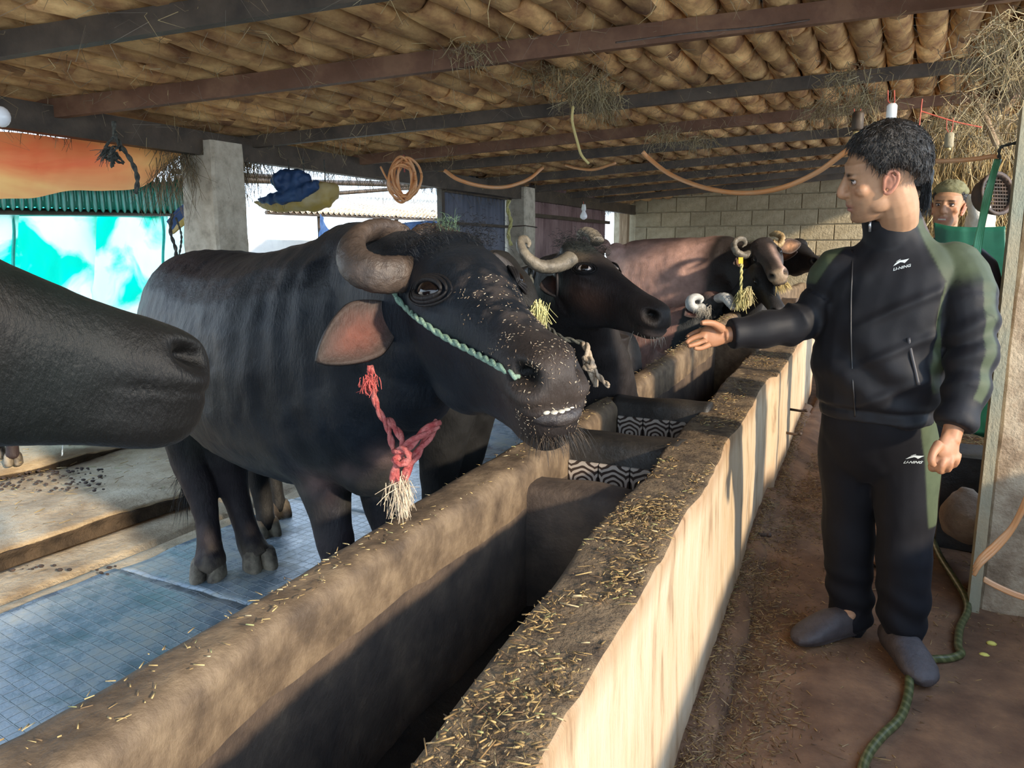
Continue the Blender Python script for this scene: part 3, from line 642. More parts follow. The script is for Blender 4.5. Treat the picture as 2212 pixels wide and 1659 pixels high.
# ---- the big black buffalo in front
big = thing('buffalo', 'big black buffalo leaning its head over the trough, red rope at its neck', 'buffalo', group='black buffaloes')
g = G()
trunk(g, [(P(385, 690, 3.40), .20, .14), (P(408, 712, 3.30), .31, .22), (P(470, 735, 3.12), .375, .29), (P(550, 772, 2.92), .395, .33), (P(640, 790, 2.74), .41, .36),
          (P(715, 790, 2.58), .415, .34), (P(775, 775, 2.42), .39, .27), (P(835, 770, 2.28), .33, .20), (P(880, 770, 2.18), .22, .12)])
trunk(g, [(P(770, 690, 2.42), .30, .17), (P(815, 680, 2.28), .27, .155), (P(862, 675, 2.14), .235, .14), (P(905, 672, 2.04), .20, .12), (hl(HM, (.06, 0, -.10)), .15, .10)])
g.rings(head_rings(HM, .052)); g.ball(hl(HM, (.50, 0, -.225)), np.array([.045, .045, .030])*HM[2], HM[1]); g.ball(hl(HM, (.10, 0, -.27)), np.array([.13, .07, .06])*HM[2], HM[1])
g.ball(hl(HM, (.02, 0, .035)), np.array([.07, .085, .035])*HM[2], HM[1])
# hips, withers, hump, throat
g.ball(P(455, 590, 3.16), (.10, .10, .085)); g.ball(P(350, 650, 3.42), (.08, .08, .10)); g.ball(P(725, 575, 2.62), (.17, .17, .10)); g.ball(P(890, 815, 2.15), (.13, .13, .16))
g.ball(P(800, 930, 2.42), (.17, .17, .22))
hf1 = foot(452, 3.22, 0); hf2 = foot(562, 3.32, 0); ff1 = foot(742, 2.52, 0); ff2 = foot(850, 2.62, 0)
leg(g, [P(432, 800, 3.22), P(405, 900, 3.22), P(408, 985, 3.24), P(428, 1040, 3.24), P(445, 1105, 3.23), P(452, 1170, 3.22), P(455, 1212, 3.21), hf1+[0, 0, .05]], [.19, .125, .084, .066, .054, .053, .070, .066])
leg(g, [P(500, 860, 3.25), P(488, 950, 3.30), P(498, 1030, 3.32), P(512, 1080, 3.33), P(530, 1140, 3.32), P(545, 1180, 3.32), hf2+[0, 0, .05]], [.19, .115, .074, .060, .053, .064, .066])
leg(g, [P(700, 960, 2.52), P(700, 1040, 2.52), P(714, 1110, 2.52), P(728, 1180, 2.52), P(738, 1260, 2.52), ff1+[0, 0, .05]], [.15, .10, .073, .060, .048, .05])
leg(g, [P(815, 960, 2.55), P(822, 1040, 2.6), P(832, 1110, 2.6), P(842, 1180, 2.6), ff2+[0, 0, .05]], [.14, .09, .065, .05, .05])
# tail
g.tube([P(345, 640, 3.48), P(335, 720, 3.50), P(350, 850, 3.45)], [.035, .025, .02], 8, sub=3)
def col_big(v, q, w, n):
    c = head_color(q, w, BLK, (.028, .022, .020), (.06, .045, .037))
    # speckled brown bridge of the nose
    k = sst(.12, .3, q[:, 0])*sst(-.06, -.02, q[:, 2])*w*sst(-.2, .5, fbm(v, 40, 2)); c += k[:, None]*np.array([.05, .038, .03])
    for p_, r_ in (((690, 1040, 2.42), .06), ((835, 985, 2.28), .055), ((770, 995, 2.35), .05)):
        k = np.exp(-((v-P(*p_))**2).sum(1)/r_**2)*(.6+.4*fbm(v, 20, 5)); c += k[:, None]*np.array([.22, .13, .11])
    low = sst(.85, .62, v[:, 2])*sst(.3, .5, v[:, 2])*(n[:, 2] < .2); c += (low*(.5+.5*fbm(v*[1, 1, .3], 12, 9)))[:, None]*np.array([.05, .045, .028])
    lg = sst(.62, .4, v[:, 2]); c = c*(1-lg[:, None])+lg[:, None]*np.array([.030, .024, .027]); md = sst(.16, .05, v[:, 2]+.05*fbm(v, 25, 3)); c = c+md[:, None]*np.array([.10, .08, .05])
    return c*(1+.25*fbm(v, 9, 33))[:, None]
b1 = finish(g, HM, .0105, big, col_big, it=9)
# ribs and shoulder folds pressed into the hide
v = getv(b1.data); n = getn(b1.data); ax = nrm((P(850, 770, 2.28)-P(400, 712, 3.3))*[1, 1, 0]); s_ = (v-P(400, 712, 3.3)) @ ax
rib = np.sin(s_*38+(v[:, 2]-1.)*5+.8*vn(v, 3, 2))*sst(.25, .5, s_)*sst(1.15, .85, s_)*sst(.75, .95, v[:, 2])*sst(1.38, 1.25, v[:, 2])
fold = np.sin(s_*55+3*v[:, 2]+1.5*vn(v, 4, 8))*sst(1.0, 1.15, s_)*sst(1.7, 1.45, s_)*sst(.6, .8, v[:, 2])
q = tolocal(HM, v); wr = sst(.02, -.12, q[:, 0])*(np.abs(q[:, 1]) < .25)
v += n*(.0032*rib*(.5+.5*vn(v, 2.5, 6))+.0035*fold*(1-sst(0., .06, q[:, 0])*(np.abs(q[:, 1]) < .2)*(q[:, 2] > -.35)))[:, None]; putv(b1.data, v)
eyes(HM, big, (-1, 1), r=.032, at=(924, 626))
# horn curled like a thick ring, and the far horn behind the poll
horn('horn', [P(905, 588, 1.97), P(868, 592, 1.90), P(815, 592, 1.87), P(770, 572, 1.88), P(758, 532, 1.93), P(785, 503, 2.0), (P(832, 497, 2.07)), P(868, 510, 2.12), P(885, 535, 2.14)],
     np.array([.042, .046, .047, .047, .045, .043, .040, .034, .024])*1.0, M['horn'], big, flat=.62, updir=(.5, -.9, 0), rid=.03)['label'] = 'thick ring-curled brown horn'
horn('horn', [P(985, 540, 2.22), P(975, 515, 2.26), P(945, 500, 2.3), P(910, 500, 2.3), P(893, 520, 2.28), P(905, 540, 2.25)], [.04, .036, .033, .03, .024, .012], M['horn'], big, flat=.7)
ear(big, P(850, 675, 1.98), P(684, 772, 1.86), -fw+np.array([0, 0, -.12]), .150, None, (.045, .036, .032), (.20, .07, .05), cup=.22, th=.012, droop=.01)
ear(big, P(1052, 556, 2.02), P(1106, 668, 2.08), -fw*1.+rt*.3, .115, None, (.045, .040, .038), (.05, .045, .04), cup=-.3, th=.012)
# lower lip with teeth, whiskers
g = G()
for i in range(7):
    t = (i-3)/3; g.ball(hl(HM, (.562-.020*t*t, t*.036-.004, -.1600)), np.array([.007, .0080, .0044])*HM[2], HM[1], n=10)
build('teeth', g, M['teeth'], big, True)
g = G(); g.tube([hl(HM, (.562-.040*t*t, t*.052, -.172)) for t in np.linspace(-1.1, 1.1, 11)], np.array([.006, .010, .013, .014, .0145, .0145, .0145, .014, .013, .010, .006])*HM[2], 12, sub=2); build('lower_lip', g, M['lip'], big, True)
def whiskers(T, parent, n, colr, x0=.44, x1=.555, ln=.05, z0=-.19, name='whiskers', down=.7, seed=2, rad=.0008, yw=.045):
    rs = np.random.RandomState(seed); g = G()
    for i in range(n):
        x = rs.uniform(x0, x1); y = rs.uniform(-yw, yw); p = np.array([x, y, z0+rs.uniform(0, .015)]); d = nrm([rs.uniform(.1, .9), y*8+rs.uniform(-.3, .3), -down+rs.uniform(-.3, .3)])
        l = ln*rs.uniform(.4, 1.2); a = hl(T, p); b = hl(T, p+d*l*.5); c = hl(T, p+d*l+np.array([0, 0, -.3*l]))
        g.tube([a, b, c], [rad, rad*.7, rad*.2], 3, col=colr[rs.randint(len(colr))])
    o = build(name, g, M['straw'], parent, color=True); o['kind'] = 'stuff'; return o
whiskers(HM, big, 420, [(.02, .014, .01), (.012, .012, .012), (.07, .045, .025)], ln=.038, z0=-.215, x0=.46, x1=.56, down=.45, rad=.0006)
def hair_tuft(parent, centers, n, ln, col, seed, dirf, spread, name='hair', rad=.0011):
    rs = np.random.RandomState(seed); g = G()
    for i in range(n):
        c = centers[rs.randint(len(centers))]; p = c+rs.randn(3)*spread; d = nrm(np.array(dirf)+rs.randn(3)*.35); l = ln*rs.uniform(.5, 1.2)
        g.tube([p, p+d*l*.5, p+d*l+np.array([0, 0, -.35*l])], [rad, rad*.8, rad*.2], 3, col=np.array(col)*rs.uniform(.6, 1.5))
    o = build(name, g, M['straw'], parent, color=True); o['kind'] = 'stuff'; return o
hair_tuft(big, [hl(HM, (x, y, .052)) for x in (0., .03, .06) for y in (-.07, -.03, .03, .07)], 1500, .018, (.010, .012, .016), 4, (.8, -.2, .05), .026, rad=.0007)
hair_tuft(big, [P(958, 492, 2.2), P(980, 495, 2.2)], 60, .05, (.12, .2, .12), 5, (0, 0, 1), .012, name='forelock')
rs = np.random.RandomState(61); v = getv(b1.data); q = tolocal(HM, v); nn_ = getn(b1.data)
k_ = np.where((q[:, 0] > .22) & (q[:, 0] < .56) & (q[:, 2] > -.10-.12*(q[:, 0] > .5)) & (np.abs(q[:, 1]) < .075))[0]; k_ = k_[rs.rand(len(k_)) < np.clip(.15+.85*sst(.1, .5, fbm(v[k_], 30, 4)+.6*np.exp(-((q[k_, 0]-.53)/.03)**2)), 0, 1)]; k_ = rs.choice(k_, 620)
g = G()
for i in k_: d = nrm(np.cross(nn_[i], rs.randn(3))); p = v[i]+nn_[i]*.0012; l = rs.uniform(.0008, .0035); g.tube([p-d*l, p+d*l], [.0007], 3, col=np.array([(.5, .42, .3), (.28, .2, .13), (.16, .11, .07)][rs.randint(3)]))
o = build('chaff', g, M['straw'], big, color=True); o['kind'] = 'stuff'
hoof(big, hf1, (fw[0]*-1+.15, fw[1]*-1, 0), 1.15); hoof(big, hf2, (.75, -.45, 0), 1.15); hoof(big, ff1, (.7, -.6, 0), 1.1); hoof(big, ff2, (.7, -.6, 0), 1.1)
hair_tuft(big, [P(402, 1000, 3.35), P(404, 1040, 3.35)], 160, .16, (.02, .02, .02), 8, (.1, 0, -1), .012, name='tail_switch')

# ---- buffalo whose muzzle comes in from the left
left = thing('buffalo', 'black buffalo nose close to the camera at the left edge', 'buffalo', group='black buffaloes')
g = G(); g.rings(head_rings(HL, .040))
hb = hl(HL, (0, 0, -.1)); bd = nrm([-1., -.25, 0])
g.ball(hl(HL, (.03, 0, .02)), np.array([.09, .09, .05])*HL[2], HL[1])
trunk(g, [(hl(HL, (.05, 0, -.11)), .17, .12), (hb+bd*.18+[0, 0, -.03], .21, .14), (hb+bd*.42+[-.05, 0, -.12], .28, .17), (hb+bd*.7+[-.12, 0, -.22], .36, .24), (hb+bd*1.1+[-.3, 0, -.28], .41, .34), (hb+bd*1.6+[-.5, 0, -.28], .42, .36), (hb+bd*2.1+[-.65, 0, -.25], .36, .26), (hb+bd*2.3+[-.7, 0, -.25], .2, .14)], sub=2)
for o_, s_ in ((.75, .16), (.75, -.16), (1.95, .16), (1.95, -.16)):
    c = hb+bd*o_+np.array([-.1-.25*(o_ > 1), 0, 0])+np.array([bd[1], -bd[0], 0])*s_
    leg(g, [c*[1, 1, 0]+[0, 0, .9], c*[1, 1, 0]+[0, 0, .6], c*[1, 1, 0]+[0, 0, .35], c*[1, 1, 0]+[0, 0, .12], c*[1, 1, 0]+[0, 0, .05]], [.14, .09, .06, .05, .055])
def col_left(v, q, w, n):
    c = head_color(q, w, (.006, .008, .008), (.010, .010, .010), (.012, .012, .012))
    k = np.exp(-(((q-[.16, -.12, -.10])/[.09, .1, .07])**2).sum(1)); c += k[:, None]*np.array([.045, .027, .02])
    k = w*sst(-.03, .05, q[:, 2]+.1*q[:, 0]); c += k[:, None]*np.array([.0, .010, .007])
    return c*(1+.3*fbm(v, 12, 13))[:, None]
finish(g, HL, .011, left, col_left, it=8, seed=4); eyes(HL, left)
horn('horn', [hl(HL, (0, -.10, .0)), hl(HL, (-.06, -.17, -.02)), hl(HL, (-.14, -.21, -.03)), hl(HL, (-.2, -.18, .03)), hl(HL, (-.17, -.14, .09))], [.04, .04, .036, .028, .012], M['horn'], left)
horn('horn', [hl(HL, (0, .10, .0)), hl(HL, (-.06, .17, -.02)), hl(HL, (-.14, .21, -.03)), hl(HL, (-.2, .18, .03)), hl(HL, (-.17, .14, .09))], [.04, .04, .036, .028, .012], M['horn'], left)
ear(left, hl(HL, (-.02, -.13, -.07)), hl(HL, (-.10, -.32, -.12)), -fw, .13, None, (.02, .02, .02), (.2, .1, .08))
ear(left, hl(HL, (-.02, .13, -.07)), hl(HL, (-.10, .32, -.12)), -fw, .13, None, (.02, .02, .02), (.2, .1, .08))
g = G(); g.tube([P(135, 925, 1.35), P(135, 960, 1.35), P(134, 985, 1.35)], [.0015, .001, .0014], 5, sub=3); build('drool', g, mat('drool', (.8, .85, .85), rough=.05, trans=.8), left, True)

# ---- horned brown-black buffalo in the middle
sec = thing('buffalo', 'dark brown buffalo in side view with a long curved grey horn and yellow tassel', 'buffalo', group='black buffaloes')
g = G(); g.rings(head_rings(H2)); g.ball(hl(H2, (.03, 0, .03)), np.array([.08, .09, .045])*H2[2], H2[1])
trunk(g, [(hl(H2, (.05, 0, -.12)), .16, .11), (P(1205, 640, 3.5), .20, .13), (P(1170, 680, 3.75), .26, .16), (P(1120, 715, 4.1), .34, .25), (P(1060, 735, 4.6), .38, .34), (P(1000, 735, 5.0), .38, .34), (P(960, 720, 5.4), .33, .25), (P(945, 700, 5.5), .2, .14)])
trunk(g, [(hl(H2, (.10, 0, -.16)), .10, .08), (P(1270, 770, 3.6), .20, .15), (P(1268, 850, 3.75), .26, .2), (P(1275, 930, 3.85), .22, .2), (P(1270, 1010, 3.95), .10, .1)], sub=2, upv=(1, -.3, .2))
trunk(g, [(P(1330, 800, 4.3), .25, .2), (P(1270, 800, 4.2), .36, .3), (P(1180, 790, 4.4), .4, .32)], sub=2)
for px, d in ((1215, 3.85), (1290, 4.0), (985, 5.2), (1020, 5.4)):
    f_ = foot(px, d, 0); leg(g, [f_+[0, 0, .95], f_+[0, 0, .6], f_+[0, 0, .35], f_+[0, 0, .12], f_+[0, 0, .04]], [.15, .10, .065, .05, .055])
def col_sec(v, q, w, n):
    c = head_color(q, w, (.026, .022, .022), (.045, .034, .030), (.035, .030, .028))
    k = np.exp(-(((q-[.22, -.09, -.13])/[.10, .1, .06])**2).sum(1)); c += k[:, None]*np.array([.085, .038, .022])*w[:, None]
    k = np.exp(-(((q-[.53, -.0, -.178])/[.03, .06, .012])**2).sum(1)); c += k[:, None]*np.array([.30, .22, .18])
    k = w*sst(.03, .05, q[:, 2])*sst(.16, .08, q[:, 0]); c = c*(1-.5*k[:, None])+k[:, None]*np.array([.02, .035, .035])*.5
    k = np.exp(-(((q-[.10, -.10, .03])/[.05, .06, .02])**2).sum(1))*w; c += k[:, None]*np.array([.07, .055, .035])
    return c*(1+.3*fbm(v, 14, 23))[:, None]
finish(g, H2, .0105, sec, col_sec, it=6, seed=6); eyes(H2, sec, (-1, 1), r=.027, white=True, at=(1262, 580))
horn('horn', [P(1232, 560, 3.22), P(1205, 573, 3.17), P(1172, 576, 3.12), P(1145, 562, 3.10), P(1128, 540, 3.12), P(1125, 522, 3.16), P(1134, 517, 3.2), P(1142, 524, 3.22), P(1141, 534, 3.2)], [.044, .038, .034, .030, .025, .021, .017, .013, .006], M['horn_grey'], sec, flat=.8, rid=.06)['label'] = 'long upturned grey horn'
horn('horn', [P(1290, 522, 3.42), P(1281, 508, 3.45), P(1266, 500, 3.48), P(1254, 504, 3.5), P(1251, 518, 3.5)], [.035, .033, .028, .022, .012], M['horn_grey'], sec)
ear(sec, hl(H2, (.025, -.125, -.075)), P(1202, 640, 3.20), (-.2, -1, .1), .10, None, (.03, .026, .026), (.12, .06, .05), cup=.8)
ear(sec, hl(H2, (.0, .13, -.07)), hl(H2, (-.06, .30, -.12)), -fw, .11, None, (.03, .026, .026), (.12, .06, .05))
hair_tuft(sec, [hl(H2, (x, y, .058)) for x in (-.02, .0, .05, .08) for y in (-.07, -.03, .03, .07)], 1500, .020, (.008, .012, .014), 14, (.7, .1, .15), .024, rad=.0008)
whiskers(H2, sec, 90, [(.6, .55, .45), (.2, .15, .1)], ln=.035, seed=5)

# ---- buffalo with a pale nose half hidden behind the big one
HD = tf(P(1082, 575, 2.72), np.stack([nrm(.75*rt-.45*up-.15*fw), nrm(np.cross(nrm(.25*rt+.8*up-.5*fw), nrm(.75*rt-.45*up-.15*fw))), [0, 0, 1.]], 1))
x_ = nrm(.30*rt-.80*up-.45*fw); z_ = nrm((.55*rt+.35*up-.7*fw)-x_*((.55*rt+.35*up-.7*fw) @ x_)); HD = (P(1104, 590, 3.0), np.stack([x_, np.cross(z_, x_), z_], 1), .9)
hid = thing('buffalo', 'buffalo hidden behind the big one, one eye and a grey cheek showing', 'buffalo', group='black buffaloes')
g = G(); g.rings(head_rings(HD))
trunk(g, [(hl(HD, (.05, 0, -.1)), .15, .1), (P(1070, 640, 3.15), .2, .13), (P(1020, 700, 3.25), .3, .2), (P(940, 740, 3.4), .38, .32), (P(820, 740, 3.62), .39, .34), (P(700, 725, 3.85), .37, .3), (P(650, 715, 3.95), .24, .2)])
for px, d, z_0 in ((600, 3.98, 0), (575, 3.72, 0), (960, 3.15, 0), (1010, 3.3, 0)):
    f_ = foot(px, d, 0); leg(g, [f_+[.05, 0, .95], f_+[0, 0, .6], f_+[-.03, 0, .35], f_+[0, 0, .12], f_+[0, 0, .04]], [.15, .10, .06, .045, .055]); hoof(hid, f_, (.9, -.4, 0), 1.05)
def col_hid(v, q, w, n):
    c = head_color(q, w, (.02, .02, .02), (.16, .145, .12), (.10, .09, .08)); k = (sst(.2, .3, q[:, 0])*w)[:, None]; c = c*(1-k)+k*np.array([.17, .155, .13])
    return c*(1+.3*fbm(v, 14, 23))[:, None]
finish(g, HD, .014, hid, col_hid, it=6, seed=9); eyes(HD, hid, r=.026)

# ---- pinkish brown buffalo standing farther away
pink = thing('buffalo', 'pinkish brown buffalo with a dark neck facing the camera, yellow tag in its ear', 'buffalo')
g = G(); g.rings(head_rings(HP)); g.ball(hl(HP, (.03, 0, .03)), np.array([.08, .09, .045]), HP[1])
trunk(g, [(P(1322, 580, 7.1), .16, .12), (P(1338, 592, 7.05), .30, .24), (P(1385, 602, 6.95), .36, .30), (P(1450, 612, 6.85), .40, .36), (P(1515, 612, 6.7), .40, .36), (P(1570, 598, 6.5), .36, .27), (P(1605, 590, 6.35), .28, .18), (hl(HP, (.03, 0, -.12)), .17, .12)])
g.ball(P(1302, 532, 7.15), (.08, .08, .07)); g.ball(P(1330, 545, 6.85), (.10, .10, .09)); g.ball(P(1325, 600, 6.95), (.14, .14, .2)); g.ball(P(1500, 545, 6.75), (.25, .2, .08)); g.ball(P(1560, 640, 6.4), (.16, .16, .22))
for px, d in ((1345, 7.0), (1375, 7.3), (1545, 6.5), (1590, 6.6)):
    f_ = foot(px, d, 0); leg(g, [f_+[0, 0, 1.0], f_+[0, 0, .65], f_+[0, 0, .38], f_+[0, 0, .12], f_+[0, 0, .04]], [.18, .12, .07, .05, .055])
def col_pink(v, q, w, n):
    pk = np.array([.52, .32, .27]); bk = np.array([.035, .028, .027])
    ln = (v-P(1572, 560, 6.5)) @ nrm((P(1640, 560, 6.2)-P(1480, 560, 6.8))*[1, 1, 0]); k = sst(-.10, .02, ln+.05*vn(v, 5, 3))
    k = np.maximum(k, sst(.62, .38, v[:, 2])*.7)
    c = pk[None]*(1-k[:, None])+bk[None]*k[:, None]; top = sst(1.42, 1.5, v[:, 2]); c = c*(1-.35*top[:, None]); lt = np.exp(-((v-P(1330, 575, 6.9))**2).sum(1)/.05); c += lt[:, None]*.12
    h = head_color(q, w, (.05, .043, .043), (.09, .07, .06), (.34, .26, .18)); k2 = (sst(-.08, 0, q[:, 0])*w)[:, None]; c = c*(1-k2)+h*k2
    k3 = (w*np.exp(-((q[:, 1]-.05)/.02)**2)*sst(.1, .2, q[:, 0])*(q[:, 2] > -.1))[:, None]; c += k3*np.array([.35, .24, .2])
    return c*(1+.18*fbm(v, 7, 23))[:, None]
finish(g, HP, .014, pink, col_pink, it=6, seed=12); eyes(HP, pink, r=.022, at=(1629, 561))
horn('horn', [P(1622, 547, 6.05), P(1607, 552, 6.0), P(1592, 545, 5.98), P(1585, 530, 6.0), P(1592, 518, 6.02), P(1605, 517, 6.05), P(1610, 527, 6.06), P(1603, 534, 6.02)], [.042, .040, .036, .032, .028, .024, .016, .006], M['horn_grey'], pink, rid=.1)
horn('horn', [P(1667, 524, 6.1), P(1679, 530, 6.1), P(1688, 523, 6.1), P(1688, 511, 6.12), P(1676, 505, 6.15), P(1663, 508, 6.2)], [.038, .038, .034, .03, .026, .012], M['horn_tan'], pink, rid=.1)['label'] = 'sunlit tan horn'
e1 = ear(pink, hl(HP, (-.01, -.12, -.07)), P(1584, 570, 5.95), -fw, .13, None, (.06, .045, .04), (.42, .2, .1))
g = G(); g.box(P(1600, 563, 5.93), .035, .008, .05, np.stack([rt, fw, up], 1)); build('ear_tag', g, mat('tag_yellow', (.75, .5, .05)), e1)
ear(pink, hl(HP, (-.01, .12, -.07)), hl(HP, (-.06, .30, -.10)), -fw, .12, None, (.06, .045, .04), (.5, .25, .12))
whiskers(HP, pink, 120, [(.62, .48, .2), (.5, .38, .15)], ln=.05, name='straw_on_muzzle', seed=8, rad=.002, x0=.50)

# ---- far black buffalo, nose to the right
far = thing('buffalo', 'black polled buffalo behind, its orange ear catching the sun', 'buffalo', group='black buffaloes')
g = G(); g.rings(head_rings(HF)); g.ball(hl(HF, (.03, 0, .05)), np.array([.09, .09, .06]), HF[1])
a = hl(HF, (0, 0, -.1)); bd = nrm([-.9, .35, 0])
trunk(g, [(a, .16, .11), (a+bd*.3+[0, 0, -.05], .22, .15), (a+bd*.7+[0, 0, -.15], .34, .26), (a+bd*1.2+[0, 0, -.2], .38, .32), (a+bd*1.7+[0, 0, -.18], .35, .27), (a+bd*1.9+[0, 0, -.15], .2, .15)], sub=2)
for o_, s_ in ((.7, .15), (.7, -.15), (1.7, .15), (1.7, -.15)):
    c = (a+bd*o_+np.array([bd[1], -bd[0], 0])*s_)*[1, 1, 0]; leg(g, [c+[0, 0, .95], c+[0, 0, .6], c+[0, 0, .35], c+[0, 0, .12], c+[0, 0, .04]], [.15, .1, .06, .05, .055])
finish(g, HF, .018, far, lambda v, q, w, n: head_color(q, w, (.018, .018, .02), (.02, .02, .022), (.022, .02, .02)), it=5, seed=15); eyes(HF, far)
ear(far, P(1680, 548, 7.6), P(1722, 545, 7.35), -fw, .17, None, (.03, .02, .02), (.62, .24, .10), cup=.1)['label'] = 'orange-lit ear'

# ---- black face under the pink buffalo's chin
HB = (P(1641, 575, 5.9), None, .85); x_ = nrm(.16*rt-.62*up-.55*fw); z_ = nrm(.55*up-.75*fw+.05*rt); z_ = nrm(z_-x_*(z_ @ x_)); HB = (HB[0], np.stack([x_, np.cross(z_, x_), z_], 1), .82)
calf = thing('buffalo', 'small black buffalo whose muzzle shows below the pinkish one', 'buffalo', group='black buffaloes')
g = G(); g.rings(head_rings(HB)); a = hl(HB, (0, 0, -.08)); bd = nrm([-.95, .3, 0])
trunk(g, [(hl(HB, (.04, 0, -.1)), .13, .09), (P(1612, 650, 6.1), .15, .11), (P(1590, 690, 6.2), .18, .14), (P(1560, 725, 6.3), .20, .17), (P(1530, 745, 6.45), .19, .17), (P(1510, 755, 6.55), .10, .1)], sub=2)
for px, d in ((1585, 6.15), (1545, 6.35)): c = foot(px, d, 0); leg(g, [c+[0, 0, .45], c+[0, 0, .3], c+[0, 0, .1], c+[0, 0, .04]], [.10, .06, .04, .045])
finish(g, HB, .016, calf, lambda v, q, w, n: head_color(q, w, (.02, .02, .021), (.03, .028, .028), (.07, .062, .06)), it=5, seed=18); eyes(HB, calf)

# ---- lying buffalo with pale horns
x_ = nrm(-.90*up-.30*rt+.15*fw); z_ = nrm(-fw+.25*up); z_ = nrm(z_-x_*(z_ @ x_)); HG = (P(1536, 652, 6.1), np.stack([x_, np.cross(z_, x_), z_], 1), .95)
lying = thing('buffalo', 'brown buffalo with its pale-horned head lowered behind the trough wall', 'buffalo')
g = G(); g.rings(head_rings(HG)); g.ball(hl(HG, (.0, 0, .0)), (.11, .11, .09))
trunk(g, [(hl(HG, (.02, 0, -.1)), .15, .12), (P(1500, 700, 6.2), .22, .16), (P(1455, 735, 6.3), .27, .2), (P(1400, 750, 6.5), .32, .30), (P(1330, 760, 6.8), .33, .32), (P(1270, 765, 7.0), .26, .24), (P(1255, 765, 7.1), .15, .12)])
for px, d, z0 in ((1440, 6.3, 0), (1400, 6.5, 0), (1290, 7.0, 0)):
    f_ = foot(px, d, 0); leg(g, [f_+[0, 0, .55], f_+[0, -.05, .3], f_+[0, 0, .1], f_+[0, 0, .05]], [.13, .08, .055, .055])
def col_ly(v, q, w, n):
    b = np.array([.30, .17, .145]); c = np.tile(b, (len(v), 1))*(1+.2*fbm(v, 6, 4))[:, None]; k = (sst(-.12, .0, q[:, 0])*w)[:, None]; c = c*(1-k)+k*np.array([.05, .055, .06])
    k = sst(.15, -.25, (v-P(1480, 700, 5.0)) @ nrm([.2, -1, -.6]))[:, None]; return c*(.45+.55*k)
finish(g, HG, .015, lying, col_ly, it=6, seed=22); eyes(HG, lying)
horn('horn', [P(1516, 664, 6.05), P(1503, 667, 5.98), P(1492, 660, 5.95), P(1492, 647, 5.95), P(1504, 641, 5.97), P(1515, 646, 6.0), P(1513, 655, 5.98)], [.046, .048, .046, .042, .036, .026, .010], M['horn_pale'], lying)['label'] = 'pale curled horn'
horn('horn', [P(1548, 648, 6.05), P(1558, 643, 5.98), P(1570, 644, 5.92), P(1580, 655, 5.88), P(1586, 667, 5.86)], [.046, .050, .052, .050, .034], M['horn_pale'], lying)['label'] = 'pale blunt horn'
ear(lying, P(1508, 672, 6.02), P(1478, 682, 5.95), -fw+up*.5, .12, None, (.05, .04, .04), (.2, .1, .09))
hair_tuft(lying, [P(1515, 668, 5.93), P(1528, 668, 5.93)], 150, .05, (.45, .42, .36), 24, (0, -.3, -.6), .018, name='forelock')

# ---- calf-sized animals far left, seen only by their legs
cal2 = thing('calf', 'dark calf standing on the raised slab behind the left buffalo\'s muzzle', 'calf')
HC = (np.array([-4.9, 2.3, .80]), np.array([[.3, -.95, 0], [.95, .3, 0], [0, 0, 1.]]), .7)
g = G(); g.rings(head_rings(HC))
f1 = PZ(30, 1002, .15); f2 = PZ(212, 950, .15); f1b = f1+[.0, .0, 0]; dv = nrm(f2-f1)
trunk(g, [(f1+dv*-.35+[0, 0, .55], .12, .1), (f1+dv*-.15+[0, 0, .45], .19, .15), (f1+dv*.2+[0, 0, .42], .24, .2), (f1+dv*.6+[0, 0, .42], .25, .21), (f1+dv*.85+[0, 0, .45], .2, .16)], sub=2)
g.tube([f1+dv*-.2+[0, 0, .5], hl(HC, (.0, 0, -.1))], [.13, .1], 12)
for f_ in (f1, f2, f1+[-.25, .05, 0], f2+[-.25, .05, 0]):
    leg(g, [f_+[0, 0, .45], f_+[0, 0, .28], f_+[0, 0, .12], f_+[.01, -.01, .03]], [.09, .055, .036, .04]); hoof(cal2, f_, (.8, -.5, 0), .75)
finish(g, HC, .014, cal2, lambda v, q, w, n: np.tile([.05, .035, .035], (len(v), 1))*(1+.3*fbm(v, 9, 2))[:, None], it=5, seed=28); eyes(HC, cal2)
gc = thing('goat', 'rust-red shaggy animal lying behind the hind leg of the big buffalo', 'goat')
c = PZ(352, 945, .15)+np.array([-.15, .12, 0]); g = G()
trunk(g, [(c+[.05, -.12, .12], .10, .08), (c+[0, .0, .15], .15, .14), (c+[-.1, .3, .15], .16, .15), (c+[-.2, .55, .14], .10, .09)], sub=3)
trunk(g, [(c+[-.2, .5, .2], .07, .06), (c+[-.22, .65, .30], .06, .05), (c+[-.2, .78, .32], .05, .04), (c+[-.17, .9, .27], .03, .025)], sub=2)
me = fuse(g, .012, 4); v = getv(me); setcol(me, np.tile([.42, .16, .08], (len(v), 1))*(1+.3*fbm(v, 20, 2))[:, None]); link('body', me, M['hide'], gc, True)
hair_tuft(gc, [c+np.array([x, y, z]) for x in (.05, .12) for y in (-.15, -.05, .1) for z in (.08, .16, .24)], 1500, .09, (.45, .17, .08), 33, (.35, -.25, -.8), .04, name='fleece')

